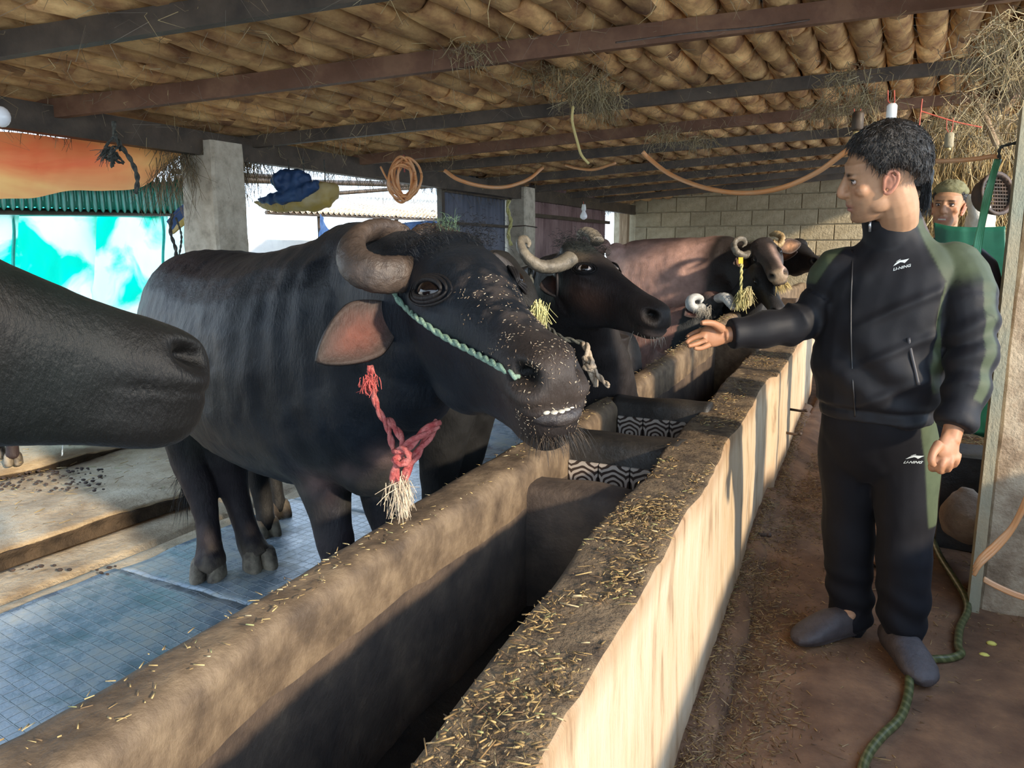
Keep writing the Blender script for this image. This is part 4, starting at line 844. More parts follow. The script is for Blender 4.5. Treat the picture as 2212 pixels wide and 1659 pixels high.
# ---- ropes
def rope(name, pts, r, m, label=None, cat='rope', parent=None, sub=6, strands=2, pitch=9.):
    p, rr = smooth_path(pts, np.repeat(r, len(pts)), sub); T_ = np.gradient(p, axis=0); T_ /= np.linalg.norm(T_, axis=1)[:, None]+1e-12
    s = np.concatenate([[0], np.cumsum(np.linalg.norm(np.diff(p, axis=0), axis=1))]); g = G(); n_ = max(8, int(s[-1]/(r*1.1))); n_ = min(n_, 260); ss = np.linspace(0, s[-1], n_)
    P_ = np.stack([np.interp(ss, s, p[:, i]) for i in range(3)], 1); T_ = np.gradient(P_, axis=0); T_ /= np.linalg.norm(T_, axis=1)[:, None]+1e-12
    u = np.cross(T_, [.31, .2, .93]); u /= np.linalg.norm(u, axis=1)[:, None]; w = np.cross(T_, u)
    for k in range(strands):
        a = ss/(r*pitch)*2*np.pi+2*np.pi*k/strands; g.tube(P_+(np.cos(a)[:, None]*u+np.sin(a)[:, None]*w)*r*.5, r*.62, 6)
    o = build(name, g, m, parent, True)
    if label: tag(o, label, cat)
    return o
def fray(name, c, d, n, ln, r, colr, parent, seed, rad=.001, m=None):
    rs = np.random.RandomState(seed); g = G()
    for i in range(n):
        p = np.asarray(c)+rs.randn(3)*r*.6; dd = nrm(np.asarray(d)+rs.randn(3)*.28); l = ln*rs.uniform(.5, 1.1); g.tube([p, p+dd*l*.5+rs.randn(3)*.004, p+dd*l+np.array([0, 0, -.1*l])], [rad, rad, rad*.6], 3, col=np.array(colr)*rs.uniform(.7, 1.2))
    o = build(name, g, M['straw'], parent, color=True); o['kind'] = 'stuff'; return o
def PD(px, py, d): return P(px, py, d)
rr_ = rope('rope', [PD(800, 790, 1.93), PD(803, 830, 1.92), PD(815, 880, 1.92), PD(838, 925, 1.92), PD(850, 970, 1.90), PD(868, 985, 1.88), PD(862, 1005, 1.87)], .0085, M['rope_red'], 'faded red rope tied around the neck of the big buffalo')
rope('loop', [PD(838, 905, 1.93), PD(858, 930, 1.9), PD(872, 960, 1.88), PD(866, 985, 1.87)], .010, M['rope_red'], parent=rr_)
rope('loop', [PD(948, 910, 1.9), PD(915, 935, 1.88), PD(885, 960, 1.87), PD(862, 985, 1.86), PD(852, 1030, 1.86), PD(858, 1045, 1.86)], .0125, M['rope_red'], parent=rr_)
rope('loop', [PD(945, 918, 1.91), PD(918, 955, 1.9), PD(898, 985, 1.88), PD(880, 1015, 1.87), PD(868, 1045, 1.87)], .011, M['rope_red'], parent=rr_)
rope('knot', [PD(852, 975, 1.86), PD(875, 972, 1.84), PD(885, 990, 1.84), PD(865, 1003, 1.84), PD(850, 992, 1.85), PD(868, 980, 1.86)], .010, M['rope_red'], parent=rr_)
fray('tassel', PD(868, 1045, 1.86), (.03, 0, -1), 170, .075, .018, (.62, .50, .36), rr_, 3)
fray('fray', PD(798, 822, 1.91), (0, 0, -1), 90, .03, .018, (.55, .10, .09), rr_, 4)
bb_ = BVHTree.FromPolygons([q.co[:] for q in b1.data.vertices], [tuple(q.vertices) for q in b1.data.polygons]); gp = []
for px, py in ((848, 618), (858, 645), (880, 668), (905, 690), (960, 728), (1020, 760), (1075, 790), (1118, 816)):
    h = bb_.ray_cast(Vector(CAM), Vector(nrm(ray(px, py))))[0]
    if h: gp.append(np.array(h)-nrm(ray(px, py))*.010)
rope('rope', gp, .0075, M['rope_green'], 'pale green rope running across the big buffalo\'s face to its nostril')
wr = rope('rope', [PD(1145, 580, 3.15), PD(1150, 630, 3.12), PD(1163, 680, 3.1), PD(1205, 725, 2.98), PD(1235, 735, 2.96), PD(1262, 742, 2.95)], .010, M['rope_dark'], 'dark neck rope of the buffalo with the curved grey horn')
wr2 = rope('rope', [PD(1262, 742, 2.95), PD(1272, 762, 2.9), PD(1266, 787, 2.9), PD(1280, 807, 2.88), PD(1288, 835, 2.88)], .015, M['rope_white'], 'thick knotted off-white rope hanging before the trough wall')
rope('loop', [PD(1262, 772, 2.9), PD(1280, 782, 2.87), PD(1278, 797, 2.86), PD(1262, 790, 2.88)], .014, M['rope_white'], parent=wr2); rope('tail', [PD(1278, 792, 2.88), PD(1295, 814, 2.85), PD(1315, 834, 2.8)], .010, M['rope_white'], parent=wr2)
ts = tag(fray('tassel', PD(1162, 665, 2.85), (0, 0, -1), 260, .078, .022, (.58, .56, .26), None, 5, rad=.0018), 'pale yellow yarn tassel hanging beside the curved grey horn buffalo', 'tassel', kind='thing')
yr = rope('rope', [PD(1602, 570, 5.9), PD(1601, 610, 5.85), PD(1602, 640, 5.8)], .012, M['rope_yellow'], 'cream rope hanging from the pinkish buffalo\'s ear side')
fray('tassel', PD(1603, 632, 5.8), (0, 0, -1), 120, .12, .02, (.6, .55, .25), yr, 6, rad=.003); fray('tassel', PD(1616, 625, 5.8), (0, 0, -1), 120, .12, .02, (.66, .58, .32), yr, 7, rad=.003)
# ============================================================ people
M['skin'] = mat('skin', (1, 1, 1), (.86, .84, .84), sc=30, rough=.5, bump=.12, bsc=160, attr=True, sss=.12, spec=.35, bdist=.002)
M['hair'] = mat('hair', (.010, .009, .008), (.022, .019, .017), sc=30, rough=.38, bump=.6, bsc=120)
M['jacket'] = mat('jacket', (1, 1, 1), (.8, .8, .8), sc=14, rough=.62, bump=.12, bsc=300, attr=True, sheen=.03, spec=.3, bdist=.002)
M['trousers'] = mat('trousers', (1, 1, 1), (.8, .8, .8), sc=14, rough=.75, bump=.12, bsc=300, attr=True, sheen=.02, spec=.2, bdist=.002)
M['clog'] = mat('clog', (.045, .036, .036), (.085, .07, .068), sc=12, rough=.6, bump=.4, bsc=60)
M['print'] = mat('light_print', (.55, .60, .60), rough=.5)
M['zip'] = mat('zip_metal', (.7, .7, .7), rough=.3, metal=.8)
M['cap'] = mat('olive_cap', (.16, .15, .07), (.22, .21, .11), sc=20, rough=.9, bump=.5, bsc=200)
def man_head(g, T, neck=None, jaw=1.):
    t, R, s = T; R = np.array(R)
    def B(c, r, rot=None): g.ball(hl(T, c), np.array(r)*s, R if rot is None else R @ rot, n=18)
    B((-.018, 0, .030), (.098, .077, .090)); B((.02, 0, .035), (.074, .068, .066))
    rr = []
    for z, cx, rx, ry in ((.06, .012, .080, .068), (.03, .016, .078, .068), (0, .020, .074, .066), (-.03, .024, .072, .063), (-.06, .028, .071, .057), (-.085, .033, .066, .049), (-.105, .040, .055, .038), (-.120, .050, .036, .024)):
        a = np.linspace(0, 2*np.pi, 26, endpoint=False); x = cx+rx*np.sign(np.cos(a))*np.abs(np.cos(a))**.9; y = ry*np.sign(np.sin(a))*np.abs(np.sin(a))**.85
        rr.append(hl(T, np.stack([x, y, np.full(26, z)], 1)))
    g.rings(rr[::-1])
    # nose
    g.tube([hl(T, q) for q in ((.082, 0, .038), (.092, 0, .022), (.103, 0, .004), (.113, 0, -.014), (.114, 0, -.026), (.096, 0, -.034))], np.array([.008, .0095, .011, .0125, .0125, .011])*s, 12, sub=3)
    for sy in (-1, 1):
        B((.101, sy*.0125, -.027), (.011, .008, .0085)); B((.084, sy*.028, .027), (.012, .024, .0085)); B((.064, sy*.046, -.018), (.020, .022, .020))
        B((.022, sy*.046, -.070), (.034, .014, .026))
    B((.094, 0, -.055), (.013, .026, .011)); B((.097, 0, -.0615), (.010, .023, .0050)); B((.0955, 0, -.0735), (.0105, .021, .0062)); B((.084, 0, -.102), (.017, .020, .017))
def head_sculpt(v, T):
    q = tolocal(T, v); s = T[2]; R = np.array(T[1]); off = np.zeros_like(q)
    def d2(c, r): return np.exp(-(((q-np.array(c))/np.array(r))**2).sum(1))
    for sy in (-1, 1):
        off += d2((.086, sy*.030, .010), (.016, .015, .009))[:, None]*[-.010, 0, 0]
        off += d2((.086, sy*.030, .0175), (.014, .017, .003))[:, None]*[.003, 0, -.001]
        off += d2((.098, sy*.0065, -.037), (.006, .004, .004))[:, None]*[0, 0, .006]
        off += d2((.085, sy*.022, -.045), (.012, .004, .014))[:, None]*[-.002, 0, 0]
    off += d2((.106, 0, -.0675), (.02, .023, .0022))[:, None]*[-.006, 0, 0]
    off += d2((.098, 0, -.085), (.012, .018, .005))[:, None]*[-.003, 0, 0]
    w = (np.abs(q[:, 1]) < .1) & (np.abs(q[:, 2]) < .15); return v+((off*w[:, None])*s) @ R.T
def head_paint(v, T, base, smile=False):
    q = tolocal(T, v)
    def d2(c, r): return np.exp(-(((q-np.array(c))/np.array(r))**2).sum(1))
    c = np.tile(np.array(base), (len(v), 1))
    inh = (np.abs(q[:, 2]) < .16) & (np.abs(q[:, 1]) < .1) & (np.abs(q[:, 0]) < .15)
    st = sst(-.035, -.06, q[:, 2])*sst(.0, .05, q[:, 0])*sst(-.14, -.125, q[:, 2])*inh; c *= (1-.28*st[:, None]*(.8+.3*vn(q, 300, 3)[:, None]))
    for k in (d2((.1, 0, -.062), (.02, .022, .006))+d2((.1, 0, -.0735), (.02, .020, .0065)),): k = np.clip(k*1.3, 0, 1)[:, None]; c = c*(1-k)+k*np.array([.40, .16, .13])
    k = d2((.11, 0, -.0675), (.03, .021, .0016))[:, None]; c = c*(1-.85*k)
    for sy in (-1, 1):
        k = d2((.09, sy*.029, .031), (.03, .020, .0042)); k = np.clip(k*1.5, 0, 1)[:, None]; c = c*(1-.9*k)
        k = d2((.083, sy*.030, .017), (.03, .015, .0022))[:, None]; c = c*(1-.8*k)
        k = d2((.085, sy*.031, .008), (.03, .016, .010))[:, None]; c = c*(1-.25*k); k = d2((.07, sy*.045, -.02), (.03, .02, .02))[:, None]; c = c*(1+k*np.array([.12, -.02, -.04]))
    k = d2((.115, 0, -.02), (.02, .015, .015))[:, None]; c = c*(1+k*np.array([.10, -.02, -.04])); return c
def man_eyes(T, parent):
    for sy in (-1, 1):
        g = G(); g.ball(hl(T, (.0745, sy*.0305, .0105)), .0118*T[2], n=18); e = build('eye', g, M['eye_white'], parent, True)
        g = G(); g.ball(hl(T, (.0795, sy*.0305, .0095)), .0076*T[2], n=14); build('iris', g, M['eye'], e, True)
        g = G(); g.tube([hl(T, (.0815+.006*math.cos(u), sy*(.0305+.0150*math.sin(u)), .0135+.0035*math.cos(u))) for u in np.linspace(-1.5, 1.5, 9)], .0022*T[2], 6, sub=2); build('eyelash', g, M['hair'], parent, True)
        g = G(); g.tube([hl(T, (.0805+.005*math.cos(u), sy*(.0305+.0150*math.sin(u)), .0050-.002*math.cos(u))) for u in np.linspace(-1.5, 1.5, 9)], .0022*T[2], 6, sub=2, col=(.30, .17, .11)); build('lower_lid', g, M['skin'], parent, True, True)
def human_ear(T, parent, sy, col):
    g = G(); s = T[2]
    rim = [(.012, .078, -.030), (.010, .083, -.012), (.006, .088, .008), (-.006, .091, .020), (-.020, .092, .020), (-.028, .092, .006), (-.024, .089, -.014), (-.010, .085, -.032), (.004, .080, -.040), (.012, .078, -.034)]
    g.tube([hl(T, (x, sy*(y-.008), z)) for x, y, z in rim], np.array([.004, .0045, .0048, .005, .005, .005, .005, .006, .007, .005])*s, 8, sub=3)
    g.ball(hl(T, (-.008, sy*.0745, -.008)), np.array([.018, .006, .026])*s, np.array(T[1]), n=14)
    g.tube([hl(T, (x, sy*(y-.007), z)) for x, y, z in ((-.012, .087, .012), (-.018, .088, 0), (-.014, .085, -.018), (-.002, .08, -.026))], .0035*s, 6, sub=3)
    me = fuse(g, .0022, 2); v = getv(me); q = tolocal(T, v); k = np.exp(-(((q-[-.003, sy*.078, -.006])/[.011, .02, .016])**2).sum(1))
    setcol(me, np.array(col)*(1-.6*k[:, None])*np.array([1.08, .9, .85])); return link('ear', me, M['skin'], parent, True)
def hair_cap(T, parent, line, thick=.022, name='hair', strands=2500, seed=1, m=None):
    # shell over the skull that ends along the hair line
    t, R, s = T; nu, nv = 72, 44; V = []; rs = np.random.RandomState(seed); c0 = np.array([-.018, 0, .030]); rad = np.array([.100, .079, .092])
    th = np.linspace(0, np.pi*.80, nv); ph = np.linspace(-np.pi, np.pi, nu, endpoint=False); pts = np.zeros((nv, nu, 3)); k_ = np.zeros((nv, nu))
    for i in range(nv):
        d = np.stack([math.sin(th[i])*np.cos(ph), math.sin(th[i])*np.sin(ph), np.full(nu, math.cos(th[i]))], 1)
        lim = line(ph); k = sst(.0, .22, lim-th[i]); k_[i] = k; r = 1+0*ph
        p = c0+d*rad; nz = vn(d*[14, 14, 8], 1, seed)*.5+vn(d*[40, 40, 12], 1, seed+1)*.3
        off = -.006+(thick+.006)*k*(.85+.25*nz)*(1+.35*d[:, 2]*(d[:, 2] > 0)); pts[i] = p+d*off[:, None]
    g = G(); g.rings([hl(T, pts[i]) for i in range(nv)]); o = build(name, g, m or M['hair'], parent, True)
    if strands:
        g = G(); n = 0
        while n < strands:
            i = rs.randint(1, nv); j = rs.randint(nu)
            if k_[i, j] < .15 or rs.rand() > math.sin(th[i])+.05: continue
            p = pts[i, j]; d = nrm(p-c0); dn = nrm(np.array([.25*(p[0] > 0), 0, -1])+rs.randn(3)*.35); dn = nrm(dn-d*(dn @ d)*.75); l = .022*rs.uniform(.5, 1.3)
            a = p+rs.randn(3)*.0015-d*.001; g.tube([hl(T, a), hl(T, a+dn*l*.5+d*.003), hl(T, a+dn*l+d*.0015)], [.0008*s, .0007*s, .0002*s], 3); n += 1
        b = build('strands', g, M['hair'], o); b['kind'] = 'stuff'
    return o
def finger(g, pts, r, col=None): g.tube(pts, r, 9, sub=4)
TH = tf([-0.0858, 2.5965, 1.5849], [[-0.9492, 0.2477, -0.1943], [-0.1918, -0.9444, -0.2669], [-0.2496, -0.2161, 0.9439]], 1.018)
man = thing('person', 'man in a black and olive tracksuit holding his hand out over the trough', 'person')
SKIN = (.43, .245, .14)
Sx = nrm((P(2090, 575, 2.28)-P(1795, 590, 2.52))*[1, 1, 0]); Fx = np.array([Sx[1], -Sx[0], 0]); Fx = Fx if Fx @ fw < 0 else -Fx
def oval(c, hw, hd, n=24, sq=.9, S=Sx, F_=Fx, tilt=0.):
    a = np.linspace(0, 2*np.pi, n, endpoint=False); x = np.sign(np.cos(a))*np.abs(np.cos(a))**sq*hw; y = np.sign(np.sin(a))*np.abs(np.sin(a))**sq*hd
    return np.asarray(c)+x[:, None]*S+y[:, None]*F_+np.array([0, 0, 1.])*(y*tilt)[:, None]
def torso(g, secs, sub=3, tilt=None):
    c = np.array([q[0] for q in secs]); r = np.array([[q[1], q[2]] for q in secs]); c, r = smooth_path(c, r, sub)
    g.rings([oval(c[i], r[i, 0], r[i, 1]) for i in range(len(c))])
fa = foot(1832, 2.72, .05); fb_ = foot(1948, 2.57, .05)
LEGA = [P(1840, 905, 2.60), P(1836, 1000, 2.66), P(1834, 1100, 2.70), P(1832, 1200, 2.73), P(1836, 1290, 2.76), P(1840, 1340, 2.78)]
LEGB = [P(1945, 905, 2.50), P(1955, 1000, 2.52), P(1956, 1100, 2.54), P(1953, 1200, 2.56), P(1951, 1290, 2.58), P(1950, 1362, 2.60)]
SHN = [P(2068, 585, 2.34), P(2092, 660, 2.28), P(2098, 755, 2.26), P(2085, 845, 2.24), P(2060, 925, 2.22)]
SHF = [P(1812, 590, 2.50), P(1782, 655, 2.53), P(1722, 697, 2.54), P(1640, 714, 2.53), P(1578, 722, 2.52)]
g = G(); man_head(g, TH)
g.tube([hl(TH, (-.02, 0, -.04)), hl(TH, (-.03, 0, -.10)), P(1935, 500, 2.38), P(1932, 560, 2.41)], [.062, .060, .066, .10], 18, sub=4)
torso(g, [(P(1932, 555, 2.41), .13, .08), (P(1925, 620, 2.43), .165, .10), (P(1905, 750, 2.46), .15, .11), (P(1895, 880, 2.49), .14, .11), (P(1893, 930, 2.52), .13, .10)])
g.tube([P(1900, 600, 2.43), P(2060, 600, 2.35)]+SHN[1:]+[P(2052, 955, 2.21)], [.07, .052, .048, .040, .036, .028, .027], 12, sub=3)
g.tube([P(1940, 600, 2.42), P(1825, 600, 2.49)]+SHF[1:]+[P(1565, 724, 2.52)], [.07, .052, .046, .040, .034, .027, .027], 12, sub=3)
g.tube(LEGA+[fa+[0, 0, .06], fa], [.085, .072, .055, .050, .042, .036, .028, .024], 14, sub=3); g.tube(LEGB+[fb_+[0, 0, .06], fb_], [.085, .072, .055, .050, .042, .036, .028, .024], 14, sub=3)
g.tube([fa, fa+.10*nrm(-rt-.15*fw)*[1, 1, 0]+[0, 0, -.01]], [.022, .02], 10); g.tube([fb_, fb_-.10*nrm(fw*[1, 1, 0])+[0, 0, -.01]], [.022, .02], 10)
# outstretched right hand, palm turned to the camera, fingers loosely open
def PH(px, py, d=2.52): return P(px, py, d)
g.tube([PH(1572, 724), PH(1550, 724), PH(1530, 728), PH(1518, 732)], [.028, .037, .037, .030], 12, sub=3, flat=.55, updir=fw)
finger(g, [PH(1560, 712, 2.50), PH(1543, 700, 2.475), PH(1527, 697, 2.465), PH(1514, 698, 2.455)], [.017, .0125, .011, .009])
finger(g, [PH(1526, 714, 2.53), PH(1508, 716, 2.55), PH(1494, 722, 2.555), PH(1483, 728, 2.55)], [.012, .0100, .0092, .0075])
finger(g, [PH(1524, 725, 2.51), PH(1504, 728, 2.515), PH(1489, 735, 2.515), PH(1482, 742, 2.51)], [.0125, .0102, .0095, .0078])
finger(g, [PH(1526, 736, 2.49), PH(1508, 742, 2.485), PH(1495, 746, 2.475), PH(1486, 748, 2.465)], [.012, .0100, .0090, .0075])
finger(g, [PH(1532, 744, 2.47), PH(1518, 751, 2.455), PH(1508, 753, 2.445), PH(1499, 752, 2.435)], [.011, .0090, .0082, .0068])
# hanging left hand, half closed
g.tube([P(2056, 938, 2.215), P(2050, 960, 2.205), P(2043, 980, 2.20), P(2036, 992, 2.20)], [.028, .038, .040, .034], 12, sub=3, flat=.55, updir=np.cross(fw, up)*.35+fw*-.9)
finger(g, [P(2030, 958, 2.185), P(2016, 978, 2.170), P(2012, 996, 2.165), P(2018, 1006, 2.17)], [.016, .0125, .011, .009])
finger(g, [P(2024, 984, 2.20), P(2014, 1000, 2.20), P(2012, 1012, 2.215), P(2020, 1014, 2.235)], [.0125, .0105, .0098, .0085])
finger(g, [P(2040, 990, 2.19), P(2034, 1006, 2.185), P(2030, 1017, 2.20), P(2036, 1019, 2.225)], [.0125, .0108, .0098, .0085])
finger(g, [P(2055, 988, 2.19), P(2052, 1003, 2.185), P(2048, 1014, 2.20), P(2050, 1014, 2.225)], [.0120, .0102, .0095, .008])
finger(g, [P(2069, 980, 2.20), P(2068, 994, 2.195), P(2063, 1004, 2.205), P(2062, 1005, 2.225)], [.0110, .0092, .0085, .007])
me = fuse(g, .0042, 4, .55); v = getv(me); v = head_sculpt(v, TH); putv(me, v); c = head_paint(v, TH, SKIN)
hnd = (np.linalg.norm(v-PH(1525, 725), axis=1) < .16) | (np.linalg.norm(v-P(2042, 980, 2.2), axis=1) < .12); c = np.where(hnd[:, None], c*np.array([.98, .84, .78]), c)
setcol(me, c); body = link('body', me, M['skin'], man, True)
man_eyes(TH, man); human_ear(TH, man, 1, (.52, .28, .19)); human_ear(TH, man, -1, (.52, .28, .19))
def hl_man(ph):
    a = np.abs(ph); return np.interp(a, [0, .45, .8, 1.05, 1.25, 1.5, 1.8, 2.2, 2.6, 3.15], [.98, 1.0, 1.12, 1.45, 1.78, 1.62, 1.70, 2.1, 2.3, 2.35])
hair_cap(TH, man, hl_man, thick=.026, strands=3800)
# jacket
g = G()
torso(g, [(P(1893, 902, 2.50), .172, .128), (P(1893, 880, 2.50), .176, .134), (P(1894, 862, 2.50), .190, .148), (P(1897, 800, 2.48), .200, .155), (P(1906, 720, 2.46), .207, .152), (P(1920, 640, 2.44), .212, .145), (P(1932, 590, 2.42), .20, .128), (P(1938, 550, 2.41), .160, .105), (P(1940, 520, 2.40), .11, .09), (P(1936, 500, 2.39), .085, .080)])
g.tube([P(1990, 590, 2.40)]+SHN, [.09, .082, .079, .069, .063, .053], 18, sub=4); g.tube([P(1880, 600, 2.45)]+SHF, [.09, .082, .075, .068, .060, .050], 18, sub=4)
# stand-up collar
co = []
for i, (px, py, d, hw, hd) in enumerate(((1930, 520, 2.40, .090, .088), (1926, 490, 2.385, .084, .082), (1923, 465, 2.375, .082, .080), (1921, 452, 2.37, .082, .080))): co.append(oval(P(px, py, d), hw, hd, 26, 1., tilt=-.42))
ci = [oval(P(1921, 455, 2.37), .074, .072, 26, 1., tilt=-.42), oval(P(1926, 495, 2.385), .070, .070, 26, 1., tilt=-.42)]
g.rings(co+ci)
me = fuse(g, .0062, 5, .6); v = getv(me); n = getn(me)
cT = P(1905, 720, 2.46); a_ = (v-cT) @ Sx; f_ = (v-cT) @ Fx; z_ = v[:, 2]
def seg_d(v, pl):
    # distance along and from a polyline
    best = np.full(len(v), 9.); s_at = np.zeros(len(v)); acc = 0
    for i in range(len(pl)-1):
        a, b = np.array(pl[i]), np.array(pl[i+1]); l = np.linalg.norm(b-a); t = np.clip(((v-a) @ (b-a))/l**2, 0, 1); d = np.linalg.norm(v-a-t[:, None]*(b-a), axis=1)
        m_ = d < best; best[m_] = d[m_]; s_at[m_] = acc+t[m_]*l; acc += l
    return best, s_at
dn, sn_ = seg_d(v, SHN); df, sf = seg_d(v, SHF); armn = sst(.105, .085, dn)*sst(.02, .1, sn_); armf = sst(.10, .08, df)*sst(.03, .1, sf)
tor = (1-np.clip(armn+armf, 0, 1))
low = sst(1.22, .98, z_)*sst(.78, .90, z_)
fold = (np.sin(z_*42+a_*26+4.0*vn(v, 4, 1))*.0062*low + np.sin(a_*34-z_*22+4*vn(v, 5, 4))*.0036*sst(1.0, 1.25, z_)+.004*fbm(v, 9, 7))*tor
# long diagonal drag folds from the near armpit to the waist
for k in range(4):
    ln = (z_-1.22+.13*k)-.55*(a_-.12); fold += tor*.009*np.exp(-(ln/.018)**2)*sst(.0, .1, f_)*sst(-.10, .05, a_)
fold += armn*(np.sin(sn_*70+3*vn(v, 7, 2))*.0055*(.4+np.exp(-((sn_-.27)/.12)**2)+sst(.4, .5, sn_))) + armf*(np.sin(sf*60+3*vn(v, 7, 3))*.0058*(.4+np.exp(-((sf-.2)/.09)**2)))
hem = np.exp(-((z_-(P(1893, 876, 2.5)[2]))/.008)**2)*tor; fold -= hem*.006
v += n*fold[:, None]; putv(me, v)
blk = np.array([.0085, .0085, .011]); olv = np.array([.060, .075, .040]); gry = np.array([.045, .039, .044])
c = np.tile(blk, (len(v), 1))
def sm(x, w=.005): return sst(-w, w, x)
nS = n @ Sx; nF = n @ Fx
edge = np.abs(a_)-(.080+(1.44-z_)*.60)
yoke = sm(edge)*sm(z_-(1.20+.06*(a_ < 0)))*sm(1.46-z_)*(1-sst(.05, .12, sn_)*armn)*(1-sst(.03, .08, sf)*armf)
strp = sst(.3, .5, armn)*sst(.52, .60, nS)*sst(.93, .88, nS)*sst(.43, .42, sn_)*sst(-.35, -.3, nF)
strp = np.maximum(strp, sst(.2, .4, armn)*sst(.13, .05, sn_)*sst(.1, .2, nS))
ol = np.clip(np.maximum(yoke, strp), 0, 1); gr_ = sst(.0, .05, a_)*sst(.02, -.05, nF)*sm(1.46-z_)*sst(-.2, 0, nS)
c = c*(1-gr_[:, None])+gry*gr_[:, None]; c = c*(1-ol[:, None])+olv*ol[:, None]
seam = np.exp(-(edge/.0025)**2)*sm(z_-1.20)*sm(1.46-z_)*(tor > .4); c *= (1-.6*seam[:, None])
seam = np.exp(-((sn_-.105-.1*nS)/.004)**2)*(armn > .3); c *= (1-.5*seam[:, None])
c = c*(1+.1*fbm(v, 12, 3))[:, None]; setcol(me, np.clip(c, 0, 1)); jacket = link('jacket', me, M['jacket'], man, True)
# trousers
g = G()
torso(g, [(P(1893, 890, 2.50), .168, .122), (P(1893, 930, 2.52), .172, .122), (P(1892, 975, 2.545), .165, .108), (P(1893, 1010, 2.56), .14, .085), (P(1893, 1040, 2.575), .08, .05)])
g.tube([P(1850, 900, 2.565), P(1842, 945, 2.60)]+LEGA[1:5]+[P(1838, 1325, 2.765), P(1841, 1350, 2.77), fa+[-.01, 0, .055]], [.105, .108, .104, .090, .084, .080, .074, .058, .054], 20, sub=4)
g.tube([P(1938, 900, 2.49), P(1946, 945, 2.51)]+LEGB[1:5]+[P(1950, 1345, 2.59), P(1951, 1370, 2.59), fb_+[0, 0, .055]], [.105, .110, .106, .094, .087, .083, .075, .058, .055], 20, sub=4)
me = fuse(g, .0068, 14, .6); v = getv(me); n = getn(me); dA, sA = seg_d(v, LEGA); dB, sB = seg_d(v, LEGB)
fl = .005*fbm(v*[1, 1, .45], 10, 5)+.006*np.sin(v[:, 2]*60+3*vn(v, 6, 2)+4*((v-P(1893, 1000, 2.55)) @ Sx))*sst(.35, .12, v[:, 2])+.004*np.sin(v[:, 2]*35+3*vn(v, 5, 9))*np.exp(-((v[:, 2]-.42)/.10)**2)
v += n*fl[:, None]; putv(me, v); c = np.tile([.008, .008, .0105], (len(v), 1)); a_ = (v-P(1946, 1000, 2.52)) @ Sx
pan = sst(.082, .088, a_+(v[:, 2]-.66)*.10)*sst(.47, .48, v[:, 2]-.25*(a_-.08))*sst(.86, .85, v[:, 2]); c = c*(1-pan[:, None])+olv*1.2*pan[:, None]; setcol(me, c*(1+.1*fbm(v, 12, 3))[:, None]); trousers = link('trousers', me, M['trousers'], man, True)
def clog(c, d, L_=.31, lab=None):
    d = nrm(np.array(d)*[1, 1, 0]); l = np.array([-d[1], d[0], 0]); g = G(); rr = []
    for x, hw, h, zb in ((-.105, .018, .055, .012), (-.10, .032, .075, .006), (-.06, .040, .088, .004), (-.01, .043, .098, .004), (.03, .047, .100, .003), (.08, .051, .083, .004), (.12, .050, .066, .008), (.15, .040, .052, .012), (.168, .020, .038, .018)):
        a = np.linspace(0, 2*np.pi, 20, endpoint=False); y = np.sign(np.cos(a))*np.abs(np.cos(a))**.75*hw; z = zb+(h-zb)*(np.sin(a)*.5+.5)**.85
        rr.append(c+(x*L_/.275)*d+(y*1.14)[:, None]*l+(z*1.12)[:, None]*[0, 0, 1])
    g.rings(rr); me = fuse(g, .006, 2); v = getv(me); s = v[:, 2] < .022; n = getn(me); v += n*(.004*s)[:, None]; putv(me, v); o = link('clog', me, M['clog'], man, True)
    return o
clog(fa*[1, 1, 0]+[-.0, 0, .002]-.02*rt+rt*-.02, -rt*.93-fw*.38); clog(fb_*[1, 1, 0]+[0, 0, .002], -fw-.05*rt)
# things on the clothes: zip, puller, pocket, prints
from mathutils.bvhtree import BVHTree
def bvh(o): me = o.data; return BVHTree.FromPolygons([x.co[:] for x in me.vertices], [tuple(p.vertices) for p in me.polygons])
bj = bvh(jacket); bt = bvh(trousers)
def hit(b, px, py):
    r = nrm(ray(px, py)); h, nn, i, d = b.ray_cast(Vector(CAM), Vector(r)); return (np.array(h), np.array(nn)) if h else (None, None)
def on(b, pts, off=.002):
    o = []
    for p_ in pts:
        h, nn = hit(b, *p_)
        if h is not None: o.append(h-nrm(ray(*p_))*off)
    return o
zp = on(bj, [(1843, 505), (1842, 540), (1840, 600), (1838, 660), (1838, 720), (1840, 780), (1843, 840), (1846, 870), (1847, 900)], .0015)
g = G(); g.tube(zp, .0028, 6, sub=6); build('zip', g, mat('zip_tape', (.012, .012, .014), rough=.4), jacket, True)
h, nn = hit(bj, 1880, 487)
if h is not None: g = G(); pp = on(bj, [(1880, 478), (1879, 500)], .006); g.tube(pp, .0045, 6); build('zip_puller', g, M['zip'], jacket, True)
pk_ = on(bj, [(1962, 730), (1968, 762), (1977, 800), (1984, 832)], .001)
g = G(); g.tube(pk_, .006, 8, sub=4); build('pocket_welt', g, mat('welt', (.03, .03, .035), rough=.5), jacket, True)
